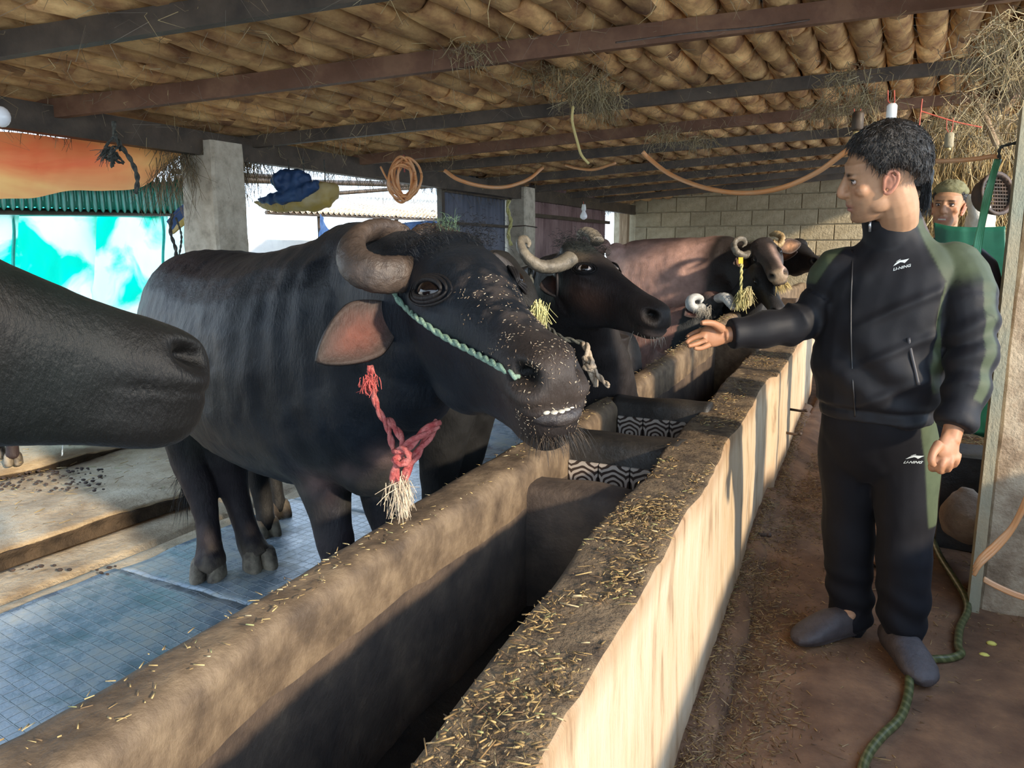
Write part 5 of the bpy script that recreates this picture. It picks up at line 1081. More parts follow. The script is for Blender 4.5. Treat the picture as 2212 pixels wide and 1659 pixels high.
def print_logo(b, px, py, wpx, par, col=None):
    h, nn = hit(b, px, py)
    if h is None: return
    d = depth(h); sc = wpx*d/F; n_ = nrm(nn); n_ = n_ if n_ @ fw < 0 else -n_
    u = nrm(rt-n_*(rt @ n_)); u = nrm(u+.06*up); w = np.cross(n_, u); w = w if w @ up > 0 else -w
    cu = bpy.data.curves.new('t', 'FONT'); cu.body = 'LI-NING'; cu.size = 1; cu.align_x = 'CENTER'; cu.align_y = 'CENTER'; cu.extrude = .0; cu.shear = .35; cu.offset = .02
    o = bpy.data.objects.new('t', cu); COL.objects.link(o); dg = bpy.context.evaluated_depsgraph_get(); dg.update(); me = bpy.data.meshes.new_from_object(o.evaluated_get(dg)); bpy.data.objects.remove(o)
    v = getv(me); ww = v[:, 0].max()-v[:, 0].min(); v = v/ww; v[:, 1] *= .9
    def lay(q, off):
        r = []
        for x, y in q:
            p = h+u*x*sc+w*y*sc; rr_ = nrm(p-CAM); hh, _, _, _ = b.ray_cast(Vector(CAM), Vector(rr_)); hh = np.array(hh) if hh else p; r.append(hh+n_*off)
        return np.array(r)
    v3 = lay([(a, b_-.20) for a, b_ in v[:, :2]], .0012); putv(me, v3); link('lettering', me, M['print'], par)
    cs = [(-.42, .02), (-.30, .13), (-.18, .24), (-.02, .285), (.16, .25), (.50, .24), (.36, .17), (.20, .06), (.12, .13), (.02, .17), (-.12, .12), (-.26, .06)]
    cs = np.array(cs); top = [(-.42, .02), (-.27, .16), (-.10, .26), (.02, .285), (.18, .26), (.30, .255), (.50, .25)]; bot = [(-.42, .02), (-.28, .06), (-.12, .12), (0, .16), (.10, .13), (.22, .045), (.50, .25)]
    g = G(); T3 = lay(top, .0012); B3 = lay(bot, .0012); g.add(np.concatenate([T3, B3]), [(i, i+7, i+8, i+1) for i in range(6)]); build('emblem', g, M['print'], par)
    T4 = lay([(-.20, .27), (-.05, .33), (.05, .36)], .0012); B4 = lay([(-.20, .255), (-.05, .30), (.06, .335)], .0012); g = G(); g.add(np.concatenate([T4, B4]), [(0, 3, 4, 1), (1, 4, 5, 2)]); build('emblem', g, M['print'], par)
print_logo(bj, 1946, 572, 36, jacket); print_logo(bt, 1973, 992, 40, trousers)

# ---- the smiling man in the cap
TM2 = tf([0.1769, 4.8058, 1.599], [[-0.2278, 0.9724, 0.0502], [-0.9734, -0.2262, -0.0357], [-0.0233, -0.057, 0.9981]], .981)
m2 = thing('person', 'smiling man in an olive cap looking out behind the green sheet', 'person')
g = G(); man_head(g, TM2); b0 = TM2[0]*[1, 1, 0]
g.tube([hl(TM2, (-.02, 0, -.05)), b0+[0, .03, 1.42], b0+[0, .03, 1.36]], [.055, .055, .08], 16, sub=3)
S2 = np.array([.97, -.22, 0]); F2 = np.array([-.22, -.97, 0])
def oval2(c, hw, hd): return oval(c, hw, hd, 24, .9, S2, F2)
g.rings([oval2(b0+[0, .03, z], a, b) for z, a, b in ((.0, .03, .03), (.05, .1, .08), (.85, .14, .10), (1.1, .15, .11), (1.3, .17, .10), (1.38, .10, .08), (1.41, .06, .055))])
for sg in (-1, 1):
    s0 = b0+S2*sg*.19+[0, .03, 1.33]; g.tube([b0+[0, .03, 1.34], s0, s0+S2*sg*.03+[0, 0, -.28], s0+F2*.12+[0, 0, -.50]], [.06, .045, .04, .028], 12, sub=3)
    hp = s0+F2*.14+[0, 0, -.53]; g.tube([s0+F2*.12+[0, 0, -.50], hp], [.03, .034], 10, flat=.6)
    for i in range(4): q = hp+S2*(-.024+.016*i); g.tube([q, q+F2*.03+[0, 0, -.03], q+F2*.03+[0, 0, -.055]], [.010, .009, .007], 8)
    g.tube([hp-S2*.03*sg, hp-S2*.045*sg+F2*.03+[0, 0, -.02]], [.012, .009], 8)
me = fuse(g, .0050, 3, .5); v = getv(me); v = head_sculpt(v, TM2); putv(me, v); c = head_paint(v, TM2, (.46, .25, .14)); setcol(me, c); link('body', me, M['skin'], m2, True)
man_eyes(TM2, m2); human_ear(TM2, m2, 1, (.46, .24, .15)); human_ear(TM2, m2, -1, (.46, .24, .15))
g = G()
for i in range(6): x = (i-2.5)*.0062; g.box(hl(TM2, (.105-abs(x)*.18, x, -.0665)), .004, .0058, .0075, TM2[1])
build('teeth', g, M['teeth'], m2)
hair_cap(TM2, m2, lambda ph: np.interp(np.abs(ph), [0, .9, 1.3, 1.6, 2.2, 3.15], [.7, .9, 1.55, 1.6, 2.1, 2.2]), thick=.010, strands=600, seed=5)
hair_cap(TM2, m2, lambda ph: 1.16+.10*np.cos(ph)*0+.12*(np.abs(ph) > 1.2), thick=.022, name='cap', strands=0, seed=8, m=M['cap'])
g = G(); g.rings([oval2(b0+[0, .03, z], a, b) for z, a, b in ((.80, .17, .13), (1.1, .18, .14), (1.3, .20, .125), (1.38, .13, .10), (1.41, .085, .08), (1.44, .072, .07))])
for sg in (-1, 1): s0 = b0+S2*sg*.19+[0, .03, 1.32]; g.tube([b0+[0, .03, 1.33], s0, s0+S2*sg*.03+[0, 0, -.28], s0+F2*.115+[0, 0, -.48]], [.08, .062, .055, .045], 14, sub=3)
me = fuse(g, .009, 4); v = getv(me); n = getn(me); putv(me, v+n*(.006*fbm(v, 10, 3))[:, None]); setcol(me, np.tile([.03, .03, .045], (len(v), 1))); link('jacket', me, M['jacket'], m2, True)
g = G()
for sg in (-1, 1): g.tube([b0+S2*sg*.08+[0, .03, .86], b0+S2*sg*.09+[0, .03, .45], b0+S2*sg*.1+[0, .03, .06]], [.10, .085, .07], 14, sub=3)
build('trousers', g, mat('dark_trousers', (.04, .04, .05)), m2, True)

# ---- third person hidden behind the man: long hair and a dark shoulder
m3 = thing('person', 'person hidden behind the man, only long black hair and a dark grey shoulder showing', 'person')
TM3 = (P(1935, 405, 3.05), np.stack([nrm(-rt*.9+fw*.3)*[1, 1, 0], nrm(np.cross([0, 0, 1], nrm(-rt*.9+fw*.3)*[1, 1, 0])), [0, 0, 1.]], 1), .98)
g = G(); man_head(g, TM3); b0 = TM3[0]*[1, 1, 0]+.10*rt; zt = TM3[0][2]
g.tube([hl(TM3, (-.02, 0, -.05)), b0+[0, 0, zt-.2], b0+[0, 0, zt-.26]], [.052, .052, .075], 14, sub=3)
g.rings([oval(b0+[0, 0, z], a, b) for z, a, b in ((.0, .03, .03), (.05, .1, .08), (.85, .13, .10), (1.1, .13, .10), (zt-.34, .16, .09), (zt-.27, .09, .07), (zt-.22, .055, .05))])
me = fuse(g, .007, 3, .5); v = getv(me); setcol(me, np.tile([.42, .25, .16], (len(v), 1))); link('body', me, M['skin'], m3, True); man_eyes(TM3, m3)
hair_cap(TM3, m3, lambda ph: np.interp(np.abs(ph), [0, .8, 1.2, 3.15], [.95, 1.1, 1.9, 2.3]), thick=.02, strands=0, seed=9)
rs = np.random.RandomState(3); g = G()
for i in range(420):
    x = rs.uniform(-14, 14); a = P(1990+x, 330+rs.uniform(0, 40), 2.98+rs.uniform(-.03, .03)); b = P(2002+x*.7, 400+rs.uniform(-20, 20), 2.97+rs.uniform(-.03, .03)); e = P(1996+x*.8+rs.uniform(-6, 6), 430+rs.uniform(-10, 40), 2.96+rs.uniform(-.03, .03))
    g.tube([a, b, e], [.0012, .0012, .0004], 3)
o = build('long_hair', g, M['hair'], m3); o['kind'] = 'stuff'
g = G(); sh = P(2118, 610, 2.95)
g.rings([oval(b0+.04*rt+[0, 0, z], a, b) for z, a, b in ((.75, .19, .13), (.95, .20, .14), (1.15, .21, .14), (zt-.33, .20, .12), (zt-.26, .12, .09), (zt-.22, .08, .075))])
g.tube([b0+[0, 0, zt-.32], P(2095, 570, 2.95), P(2120, 640, 2.93), P(2118, 740, 2.9), P(2085, 800, 2.85)], [.09, .075, .07, .06, .05], 14, sub=3)
me = fuse(g, .010, 4); v = getv(me); n = getn(me); putv(me, v+n*(.006*fbm(v, 10, 3))[:, None]); setcol(me, np.tile([.055, .045, .055], (len(v), 1))); link('jacket', me, M['jacket'], m3, True)
g = G()
for sg in (-1, 1): g.tube([b0+Sx*sg*.08+[0, 0, .82], b0+Sx*sg*.08+[0, 0, .45], b0+Sx*sg*.08+[0, 0, .02]], [.10, .08, .06], 14, sub=3)
build('trousers', g, mat('dark_trousers2', (.03, .03, .03)), m3, True)
# ============================================================ straw, hoses, tarps and small things
STC = np.array([[.62, .46, .20], [.50, .36, .15], [.36, .24, .10], [.70, .58, .34], [.22, .14, .07], [.40, .42, .18]])
def straws(name, pos, dirs, lens, rad, m=None, parent=None, cols=None, label=None, cat=None, seed=0):
    rs = np.random.RandomState(seed); n = len(pos); d = dirs/(np.linalg.norm(dirs, axis=1)[:, None]+1e-9)
    u = np.cross(d, [.13, .21, .97]); u /= (np.linalg.norm(u, axis=1)[:, None]+1e-9); w = np.cross(d, u); V = np.zeros((n, 6, 3)); h = (d*lens[:, None])/2
    for k in range(3):
        a = 2*np.pi*k/3+.4; o = (math.cos(a)*u+math.sin(a)*w)*np.asarray(rad).reshape(-1, 1); V[:, k] = pos-h+o; V[:, 3+k] = pos+h+o
    b = np.arange(n)[:, None]*6; F3 = np.concatenate([b+[0, 2, 1], b+[3, 4, 5]]); F4 = np.concatenate([b+[0, 1, 4, 3], b+[1, 2, 5, 4], b+[2, 0, 3, 5]])
    me = bpy.data.meshes.new(name); nl = F3.size+F4.size; me.vertices.add(n*6); me.vertices.foreach_set('co', V.astype(np.float32).ravel())
    me.loops.add(nl); me.loops.foreach_set('vertex_index', np.concatenate([F3.ravel(), F4.ravel()]).astype(np.int32)); me.polygons.add(len(F3)+len(F4))
    me.polygons.foreach_set('loop_start', np.concatenate([np.arange(len(F3))*3, F3.size+np.arange(len(F4))*4]).astype(np.int32)); me.update(calc_edges=True); me.validate()
    if cols is None: cols = STC[rs.choice(6, n, p=[.28, .25, .2, .12, .1, .05])]*rs.uniform(.7, 1.15, (n, 1))
    setcol(me, np.repeat(cols, 6, axis=0)); o = link(name, me, M['straw'], parent); return tag(o, label, cat, kind='stuff')
def flat_dirs(n, rs, tilt=.25): a = rs.uniform(0, 2*np.pi, n); return np.stack([np.cos(a), np.sin(a), rs.randn(n)*tilt], 1)
# on the trough wall
rs = np.random.RandomState(11); n = 6500; y = rs.uniform(.1, 7.5, n)**1.0; y = np.where(rs.rand(n) < .5, rs.uniform(.2, 2.4, n), y); t = np.clip(rs.beta(1.6, 1.6, n), .06, .94)
x = NWi(y)+(NWo(y)-NWi(y))*t; cl = vn(np.stack([x*9, y*5, 0*x], 1), 1, 4); kp = cl+rs.randn(n)*.35 > .08
from mathutils.bvhtree import BVHTree as _B
bw_ = _B.FromPolygons([q.co[:] for q in near_wall.data.vertices], [tuple(q.vertices) for q in near_wall.data.polygons])
def drop(b, x, y, z=2.): 
    o = np.full(len(x), np.nan)
    for i in range(len(x)):
        h = b.ray_cast(Vector((x[i], y[i], z)), Vector((0, 0, -1)))[0]
        if h: o[i] = h[2]
    return o
x, y = x[kp], y[kp]; z = drop(bw_, x, y, 1.); ok = ~np.isnan(z) & (z > .6); x, y, z = x[ok], y[ok], z[ok]; n = len(x); ln = np.where(rs.rand(n) < .85, rs.uniform(.004, .018, n), rs.uniform(.018, .040, n))
straws('chopped_straw', np.stack([x, y, z+.003+rs.uniform(0, .006, n)], 1), flat_dirs(n, rs, .18), ln, rs.uniform(.0006, .0017, n), label='chopped straw scattered on top of the near trough wall', cat='straw', seed=1, cols=STC[rs.choice(6, n, p=[.22, .25, .22, .1, .16, .05])]*[1, .9, .8]*rs.uniform(.35, 1.0, (n, 1)))
n = 700; y = rs.uniform(.5, 6, n); x = FWi(y)+(FWo(y)-FWi(y))*rs.uniform(.1, .9, n)
straws('chopped_straw', np.stack([x, y, FWz(y)+.006], 1), flat_dirs(n, rs, .1), rs.uniform(.005, .02, n), rs.uniform(.0006, .0015, n), label='sparse straw bits on the far trough wall', cat='straw', seed=2)
# on the walkway: thick drift along the wall, thinner toward the pillar
n = 19000; y = rs.uniform(.9, 6.5, n); x = NWo(y)+.02+np.abs(rs.exponential(.19, n)); x = np.where(rs.rand(n) < .22, rs.uniform(-.4, .85, n), x); x = np.maximum(x, NWo(y)+.01-0*y)
xr = x-NWo(y); hh0 = .078*sst(.125, .02, xr)+.006; hh = .02*np.exp(-((xr-.15)/.08)**2)
straws('floor_straw', np.stack([x, y, -.012+hh0+rs.uniform(0, .012, n)+hh*rs.rand(n)], 1), flat_dirs(n, rs, .25), np.where(rs.rand(n) < .93, rs.uniform(.006, .028, n), rs.uniform(.03, .09, n)), rs.uniform(.0006, .0018, n), label='trampled straw on the brown walkway along the trough', cat='straw', seed=3,
       cols=STC[rs.choice(6, n, p=[.15, .25, .3, .08, .2, .02])]*[1, .82, .7]*rs.uniform(.35, .95, (n, 1)))
n = 1500; x = rs.uniform(-6, -3.45, n); y = rs.uniform(1.2, 6, n); z = np.where(x < -4.45, .165, .105)
straws('slab_litter', np.stack([x, y, z], 1), flat_dirs(n, rs, .15), rs.uniform(.01, .06, n), rs.uniform(.0008, .002, n), label='dry stalks and dung bits on the sandy slabs', cat='litter', seed=4)
g = G()
for i in range(150):
    p = PZ(rs.uniform(0, 230), rs.uniform(1015, 1065), .10) if i < 135 else PZ(rs.uniform(0, 250), rs.uniform(1225, 1245), .01); g.ball(p+[0, 0, .01], rs.uniform(.003, .014)*np.array([1.3, .8, .5]), n=6)
tag(build('dung_clods', g, mat('dung', (.03, .022, .018), (.09, .06, .045), sc=30, rough=.9, bump=.8), smooth=True), 'dark dung clods on the edge of the sandy slab', 'dung', kind='stuff')


ys_ = np.arange(.6, 7., .05); rr = []
for y in ys_:
    x0 = float(NWo(y)); p = np.array([(x0-.03, y, -.03), (x0-.03, y, .075), (x0+.03, y, .07), (x0+.06, y, .058), (x0+.085, y, .03), (x0+.10, y, -.03)]); rr.append(p)
v_ = np.concatenate(rr); v_[:, 2] += .012*fbm(v_, 6, 3)*(v_[:, 2] > 0); v_[:, 0] += .012*fbm(v_, 5, 8)*(v_[:, 0] > -1); g = G(); g.rings([v_[i*6:(i+1)*6] for i in range(len(ys_))])
tag(build('ledge', g, M['concrete_floor'], trough, True), 'low crumbling ledge at the foot of the trough')
# straw and cobwebs hanging under the roof
def strands(name, P0, n, ln, spread, parent, col, seed, down=.6, curl=.5, rad=.0009, label=None, cat=None):
    rs = np.random.RandomState(seed); g = G(); P0 = np.asarray(P0)
    for i in range(n):
        p = P0[rs.randint(len(P0))]+rs.randn(3)*spread; d = nrm(rs.randn(3)*curl+np.array([0, 0, -down])); l = ln*rs.uniform(.4, 1.5); e = rs.randn(3)*curl*.35*l
        g.tube([p, p+d*l*.5+e, p+d*l+np.array([0, 0, -.1*l])], [rad, rad*.9, rad*.4], 3, col=np.array(col[rs.randint(len(col))])*rs.uniform(.7, 1.2))
    o = build(name, g, M['straw'], parent, color=True); tag(o, label, cat, kind='stuff'); return o
tan = [(.45, .34, .16), (.33, .24, .12), (.22, .16, .09), (.5, .42, .24)]; dk = [(.12, .09, .05), (.20, .14, .08), (.30, .22, .11)]
pts = [[x, y, RZ(x)+.01] for x in np.arange(-3.4, .8, .22) for y in np.arange(.8, 9, .22)]
strands('hanging_straw_bits', pts, 3800, .07, .10, ceil, tan+dk, 20, down=.25, curl=.8, rad=.0011)
strands('cobwebs', pts, 1500, .16, .12, ceil, [(.22, .18, .12), (.3, .26, .2)], 21, down=.1, curl=.9, rad=.0005)
def tuft(px, py, y, n, ln, sp, seed, col=tan, rad=.0016, down=.6):
    return strands('straw_tuft', [PY(px, py, y)], n, ln, (sp, sp, sp*.5), ceil, [tuple(np.array(q)*.85) for q in col], seed, down=down, curl=.55, rad=rad)
for i, a in enumerate([(1260, 185, 3.75, 420, .09, .07), (1300, 215, 3.9, 250, .09, .05), (1180, 150, 3.7, 200, .08, .08), (1860, 215, 4.4, 260, .09, .08), (1830, 165, 4.2, 160, .08, .06), (1510, 300, 5.4, 120, .09, .05), (1780, 235, 5.4, 160, .11, .06), (1440, 290, 5., 120, .08, .06),
        (2190, 60, 2.9, 200, .09, .05), (2140, 120, 3.4, 150, .10, .07), (2200, 150, 3.1, 150, .09, .04), (2100, 230, 4.4, 150, .14, .10), (2140, 290, 4.6, 140, .14, .08), (2060, 260, 4.8, 120, .12, .1), (1020, 110, 3., 120, .06, .05), (520, 290, 3.6, 100, .1, .1), (960, 310, 5, 150, .08, .1), (740, 270, 4., 160, .10, .12), (1100, 330, 6, 160, .08, .1)]):
    tuft(*a, seed=40+i)
strands('eave_thatch', [[-3.78, y, 2.03] for y in np.arange(1.9, 10.6, .08)], 3600, .16, (.05, .06, .025), ceil, dk+[(.10, .08, .05)], 70, down=1., curl=.35, rad=.0016)
strands('eave_thatch', [PX(px, 330, -3.7) for px in range(340, 560, 12)], 700, .24, (.05, .05, .03), ceil, dk, 71, down=1., curl=.35, rad=.0016)
# straw wall and straw hanging behind the man in the cap
ws = strands('hanging_straw', [[x, 6.45, z] for x in np.arange(.08, 1.2, .06) for z in np.arange(1.5, 2.4, .1)], 2600, .26, (.04, .05, .06), None, [(.62, .44, .18), (.45, .31, .13), (.70, .55, .28), (.3, .2, .09)], 73, down=1., curl=.25, rad=.0026, label='golden straw hanging on the wall behind the man in the cap', cat='straw')
straws('hanging_straw', np.stack([rs.uniform(-.0, .9, 900), rs.uniform(5.2, 6.3, 900), rs.uniform(0, .25, 900)], 1), flat_dirs(900, rs, .4), rs.uniform(.05, .16, 900), rs.uniform(.001, .003, 900), label='loose straw heaped on the floor at the end of the walkway', cat='straw', seed=9)

# hoses and cables
def hose(name, pts, r, m, label, cat, parent=None, sub=8, n=10, group=None):
    p, q = smooth_path(pts, np.repeat(r, len(pts)), sub); g = G(); g.tube(p, q, n); o = build(name, g, m, parent, True)
    if label: tag(o, label, cat, group)
    return o
hose('hose', [P(1388, 328, 4.1), P(1405, 345, 4.1), P(1450, 378, 4.0), P(1520, 405, 3.8), P(1600, 417, 3.6), P(1680, 408, 3.4), P(1760, 375, 3.25), P(1830, 325, 3.1), P(1892, 284, 3.0)], .0115, M['orange_hose'], 'orange hose sagging below the roof behind the man\'s head', 'hose')
hose('hose', [P(1960, 345, 3.1), P(2010, 348, 3.05), P(2060, 347, 3.0), P(2110, 343, 2.95), P(2145, 338, 2.92), P(2158, 345, 2.9)], .009, M['orange_hose'], 'orange cable tied to the right pillar above the man in the cap', 'hose')
hose('hose', [P(960, 368, 5.2), P(990, 388, 5.2), P(1040, 402, 5.3), P(1090, 404, 5.4), P(1140, 388, 5.5), P(1172, 362, 5.6)], .013, M['orange_hose'], 'short loop of orange hose beside the tan pillar', 'hose')
hose('hose', [P(1222, 357, 5.6), P(1250, 364, 5.5), P(1285, 366, 5.4), P(1330, 352, 5.3)], .010, M['orange_hose'], 'small end of orange hose under the middle rafter', 'hose')
coil = thing('hose_coil', 'coil of orange hose hanging from the eave beam over the big buffalo', 'hose')
rs = np.random.RandomState(5)
for i in range(8):
    a = np.linspace(0, 2*np.pi, 15)+rs.uniform(0, 1); c = P(874+rs.uniform(-8, 8), 388+rs.uniform(-8, 8), 4.6); w = rs.uniform(.04, .09); h = rs.uniform(.09, .13)
    hose('loop', [c+rt*w*math.cos(t)+np.array([0, 0, 1])*h*math.sin(t)+fw*.02*math.sin(3*t+i) for t in a], .008, M['orange_hose'], None, None, coil, 4, 8)
rope('hanger', [P(872, 335, 4.6), P(873, 355, 4.6), P(874, 372, 4.6)], .005, M['rope_red'], parent=coil)
hose('hose', [P(822, 360, 4.6), P(835, 385, 4.6), P(850, 405, 4.6), P(870, 432, 4.6), P(880, 430, 4.6), P(905, 405, 4.6), P(912, 380, 4.6)], .006, M['orange_hose'], 'thin orange cable hanging in a V around the hose coil', 'hose')
cb_ = thing('cable_bundle', 'bundle of orange cables looped at the right edge beside the pillar', 'cable')
for i in range(3):
    o_ = i*.008; hose('cable', [P(2104, 1242-i*3, 2.62)+[0, 0, o_], P(2118, 1220-i*4, 2.60)+[0, 0, o_], P(2155, 1185-i*4, 2.58)+[0, 0, o_], P(2190, 1140-i*5, 2.55), P(2225, 1070-i*8, 2.5), P(2260, 980-i*8, 2.5)], .007, M['orange_hose'], None, None, cb_)
    hose('cable', [P(2125, 1248+i*3, 2.62), P(2150, 1262+i*3, 2.6), P(2190, 1280+i*3, 2.58), P(2230, 1292+i*3, 2.56), P(2290, 1300+i*3, 2.55)], .006, M['orange_hose'], None, None, cb_)
def mat_hose():
    m, nt, N, L, b = newmat('green_hose'); tc = N.new('ShaderNodeTexCoord'); w = N.new('ShaderNodeTexWave'); w.inputs['Scale'].default_value = 14; w.inputs['Distortion'].default_value = 2; w.bands_direction = 'DIAGONAL'
    L.new(tc.outputs['Object'], w.inputs['Vector']); rp = N.new('ShaderNodeValToRGB'); e = rp.color_ramp.elements; e[0].color = (.06, .07, .025, 1); e[1].color = (.12, .125, .05, 1); e[0].position = .5; e[1].position = .8
    L.new(w.outputs['Fac'], rp.inputs[0]); L.new(rp.outputs[0], b.inputs['Base Color']); b.inputs['Roughness'].default_value = .35; return m
gh = hose('hose', [PZ(1995, 1100, .02), PZ(2010, 1150, .02), PZ(2030, 1200, .02), PZ(2065, 1255, .02), PZ(2085, 1290, .02), PZ(2090, 1320, .02), PZ(2074, 1355, .02), PZ(2070, 1395, .02), PZ(2076, 1412, .02), PZ(2050, 1422, .02), PZ(2010, 1425, .025), PZ(1978, 1440, .035), PZ(1966, 1460, .03), PZ(1962, 1500, .02), PZ(1945, 1550, .02), PZ(1905, 1590, .02), PZ(1875, 1630, .02), PZ(1862, 1680, .02), PZ(1880, 1760, .02)], .0135, mat_hose(), 'olive green hose winding across the floor past the man\'s shoe', 'hose')
M['green_strap'] = mat('green_strap', (.06, .30, .14), (.20, .50, .30), sc=12, rough=.3, stretch=(1, 1, .2))
sb = thing('plastic_strap', 'twisted green plastic strip hanging beside the right pillar', 'strip')
for i in range(4):
    hose('strip', [P(2160-i*3, 345, 2.9), P(2148-i*3, 385, 2.88), P(2138-i*4, 430, 2.86+.01*i), P(2126-i*3, 480, 2.85), P(2118-i*4, 530, 2.84), P(2112-i*4, 575+i*10, 2.84)], .006, M['green_strap'], None, None, sb)
# clay lamp holders and bulbs
M['bulb'] = mat('bulb_glass', (.9, .9, .92), rough=.08); M['bulb'].node_tree.nodes['Principled BSDF'].inputs['Alpha'].default_value = 1
def bulb(px, py, d, label, wire_top, s=1., hold=None, glass=(.85, .85, .85)):
    t = thing('light_bulb', label, 'bulb', group='hanging light bulbs'); c = P(px, py, d)
    g = G(); g.tube([c+[0, 0, .05*s], c+[0, 0, .02*s], c+[0, 0, .0]], [.014*s, .019*s, .018*s], 10); build('holder', g, hold or M['white'], t, True)
    g = G(); g.tube([c, c-[0, 0, .015*s], c-[0, 0, .04*s], c-[0, 0, .06*s], c-[0, 0, .072*s]], [.012*s, .018*s, .029*s, .026*s, .008*s], 12, sub=3); build('glass', g, M['bulb'], t, True)
    g = G(); w = P(*wire_top, d); g.tube([w, (w+c)/2+[.004, 0, 0], c+[0, 0, .05*s]], .0025, 5); build('wire', g, M['red_cloth'], t)
bulb(1261, 455, 6.2, 'small white bulb hanging before the rusty gate', (1260, 435), 1.0)
def lamp_holder(px, py, d, label, top, cols, s=1.):
    t = thing('lamp_holder', label, 'lamp holder'); c = P(px, py, d); g = G(); g.tube([c+[0, 0, .030*s], c+[0, 0, .022*s], c-[0, 0, .022*s], c-[0, 0, .03*s]], [.012*s, .018*s, .018*s, .014*s], 10); build('body', g, M[cols], t, True)
    g = G(); g.tube([c-[0, 0, .028*s], c-[0, 0, .040*s]], [.011*s, .010*s], 10); build('socket', g, mat('brass', (.6, .45, .2), rough=.4, metal=.6), t, True)
    for k in (-1, 1): g = G(); w = P(top[0]+k*7, top[1], d); g.tube([w, (w*.5+c*.5)+rt*.006*k, c+[0, 0, .028*s]+rt*.004*k], .002, 5); build('wire', g, M['red_cloth'], t)
lamp_holder(1926, 243, 2.7, 'white lamp holder on red wires above the man', (1925, 195), 'white')
lamp_holder(2050, 303, 3.4, 'pale green lamp holder right of the man\'s hair', (2052, 255), 'wood_green', 1.1)
lamp_holder(1853, 262, 3.6, 'dark lamp holder under the rafter behind the man', (1852, 235), 'steel_dark', 1.5)
g = G(); g.ball(P(2, 252, 2.6), (.03, .03, .035)); tag(build('light_bulb', g, M['bulb'], smooth=True), 'white bulb at the left edge under the eave beam', 'bulb', 'hanging light bulbs')
# sticks, wires, strips
def stick(name, a, b, r, m, label, cat='stick', n=7, flat=1.): g = G(); g.tube([a, (a+b)/2+[.004, 0, .004], b], [r, r*.95, r*.8], n, flat=flat); return tag(build(name, g, m, smooth=True), label, cat)
g = G(); g.tube([P(1238, 230, 3.3), P(1236, 262, 3.3), P(1248, 310, 3.3), P(1256, 335, 3.3), P(1272, 354, 3.3)], .006, 7, sub=4); tag(build('stalk', g, mat('dry_stalk', (.50, .40, .16)), smooth=True), 'long dry stalk dangling from the roof above the middle buffalo', 'stalk')
stick('roof_stick', P(2100, 205, 3.9), P(2152, 312, 3.6), .018, M['wood'], 'slanting brown stick under the roof at the right')
g = G(); g.tube([P(1992, 215, 3.5), P(1988, 250, 3.5), P(1984, 290, 3.5)], .011, 6, flat=.3); tag(build('red_strip', g, M['red_cloth']), 'red strip hanging behind the man\'s head', 'strip')
g = G(); g.tube([P(1330, 92, 2.9), P(1500, 70, 3.0), P(1640, 58, 3.1), P(1830, 30, 3.2), P(1960, 5, 3.3), P(2050, -20, 3.4)], .004, 6, sub=4); tag(build('roof_wire', g, M['black_iron']), 'thin twisted dark wire stretched under the sunlit tiles', 'wire')
g = G(); g.tube([P(1990, 240, 3.5), P(2060, 262, 3.5), P(2120, 275, 3.5)], .003, 6, sub=4); tag(build('roof_wire', g, M['red_cloth']), 'thin red wire between the red strip and the slanting stick', 'wire')
pr = rope('rope', [P(1100, 432, 7.3), P(1096, 450, 7.3), P(1104, 480, 7.3), P(1098, 505, 7.3), P(1104, 530, 7.3)], .018, M['rope_yellow'], 'pale rope hanging down the tan pillar')
g = G()
for z in (1.62,): g.tube([[-3.79, 7.19, z], [-3.51, 7.19, z+.01], [-3.51, 7.47, z], [-3.79, 7.47, z], [-3.79, 7.19, z]], .006, 6)
tag(build('tie_wire', g, M['black_iron']), 'thin wire tied around the tan pillar', 'wire')
rope('rope', [P(2200, 308, 2.85), P(2180, 312, 2.85), P(2160, 320, 2.87), P(2158, 345, 2.9)], .006, M['rope_dark'], 'dark cord tied around the right pillar')

# ---- left side: rolled orange tarp, curtain, green roof sheet
def sheet(name, top, bot, n, m_, folds, amp, seed, mt, bulge=0., thick=None, parent=None, label=None, cat=None, nd=None, sagf=None):
    # top, bot: lists of 3-D points
    tp, _ = smooth_path(top, np.zeros(len(top)), 10); bp, _ = smooth_path(bot, np.zeros(len(bot)), 10)
    def rs_(p, k): s = np.concatenate([[0], np.cumsum(np.linalg.norm(np.diff(p, axis=0), axis=1))]); t = np.linspace(0, s[-1], k); return np.stack([np.interp(t, s, p[:, i]) for i in range(3)], 1)
    A_, B_ = rs_(tp, n), rs_(bp, n); v = np.linspace(0, 1, m_)[:, None, None]; X = A_[None]*(1-v)+B_[None]*v; N_ = nd if nd is not None else nrm(np.cross(A_[-1]-A_[0], B_[n//2]-A_[n//2])); u = np.linspace(0, 1, n)[None]
    f = X.reshape(-1, 3); nz = fbm(f*[1, 1, .5], folds, seed, 4).reshape(m_, n); X = X+N_*(amp*nz+bulge*np.sin(v[:, :, 0]*np.pi))[..., None]
    g = G(); g.grid(X, thick); o = build(name, g, mt, parent, True); return tag(o, label, cat) if label else o
nd = nrm(np.array([1., -.2, 0]))
sheet('orange_tarp', [PX(-60, 282, -3.72), PX(0, 285, -3.72), PX(120, 296, -3.72), PX(260, 304, -3.72), PX(376, 312, -3.72)], [PX(-60, 436, -3.80), PX(0, 430, -3.80), PX(70, 428, -3.80), PX(150, 412, -3.80), PX(230, 412, -3.8), PX(310, 402, -3.8), PX(376, 345, -3.76)], 90, 26, 4, .035, 3, M['orange_tarp'], bulge=.10, label='orange and red tarpaulin slung under the eave at the left', cat='tarpaulin', nd=nd)
crt = thing('green_curtain', 'translucent turquoise plastic curtain glowing at the left', 'curtain')
cx = -5.7
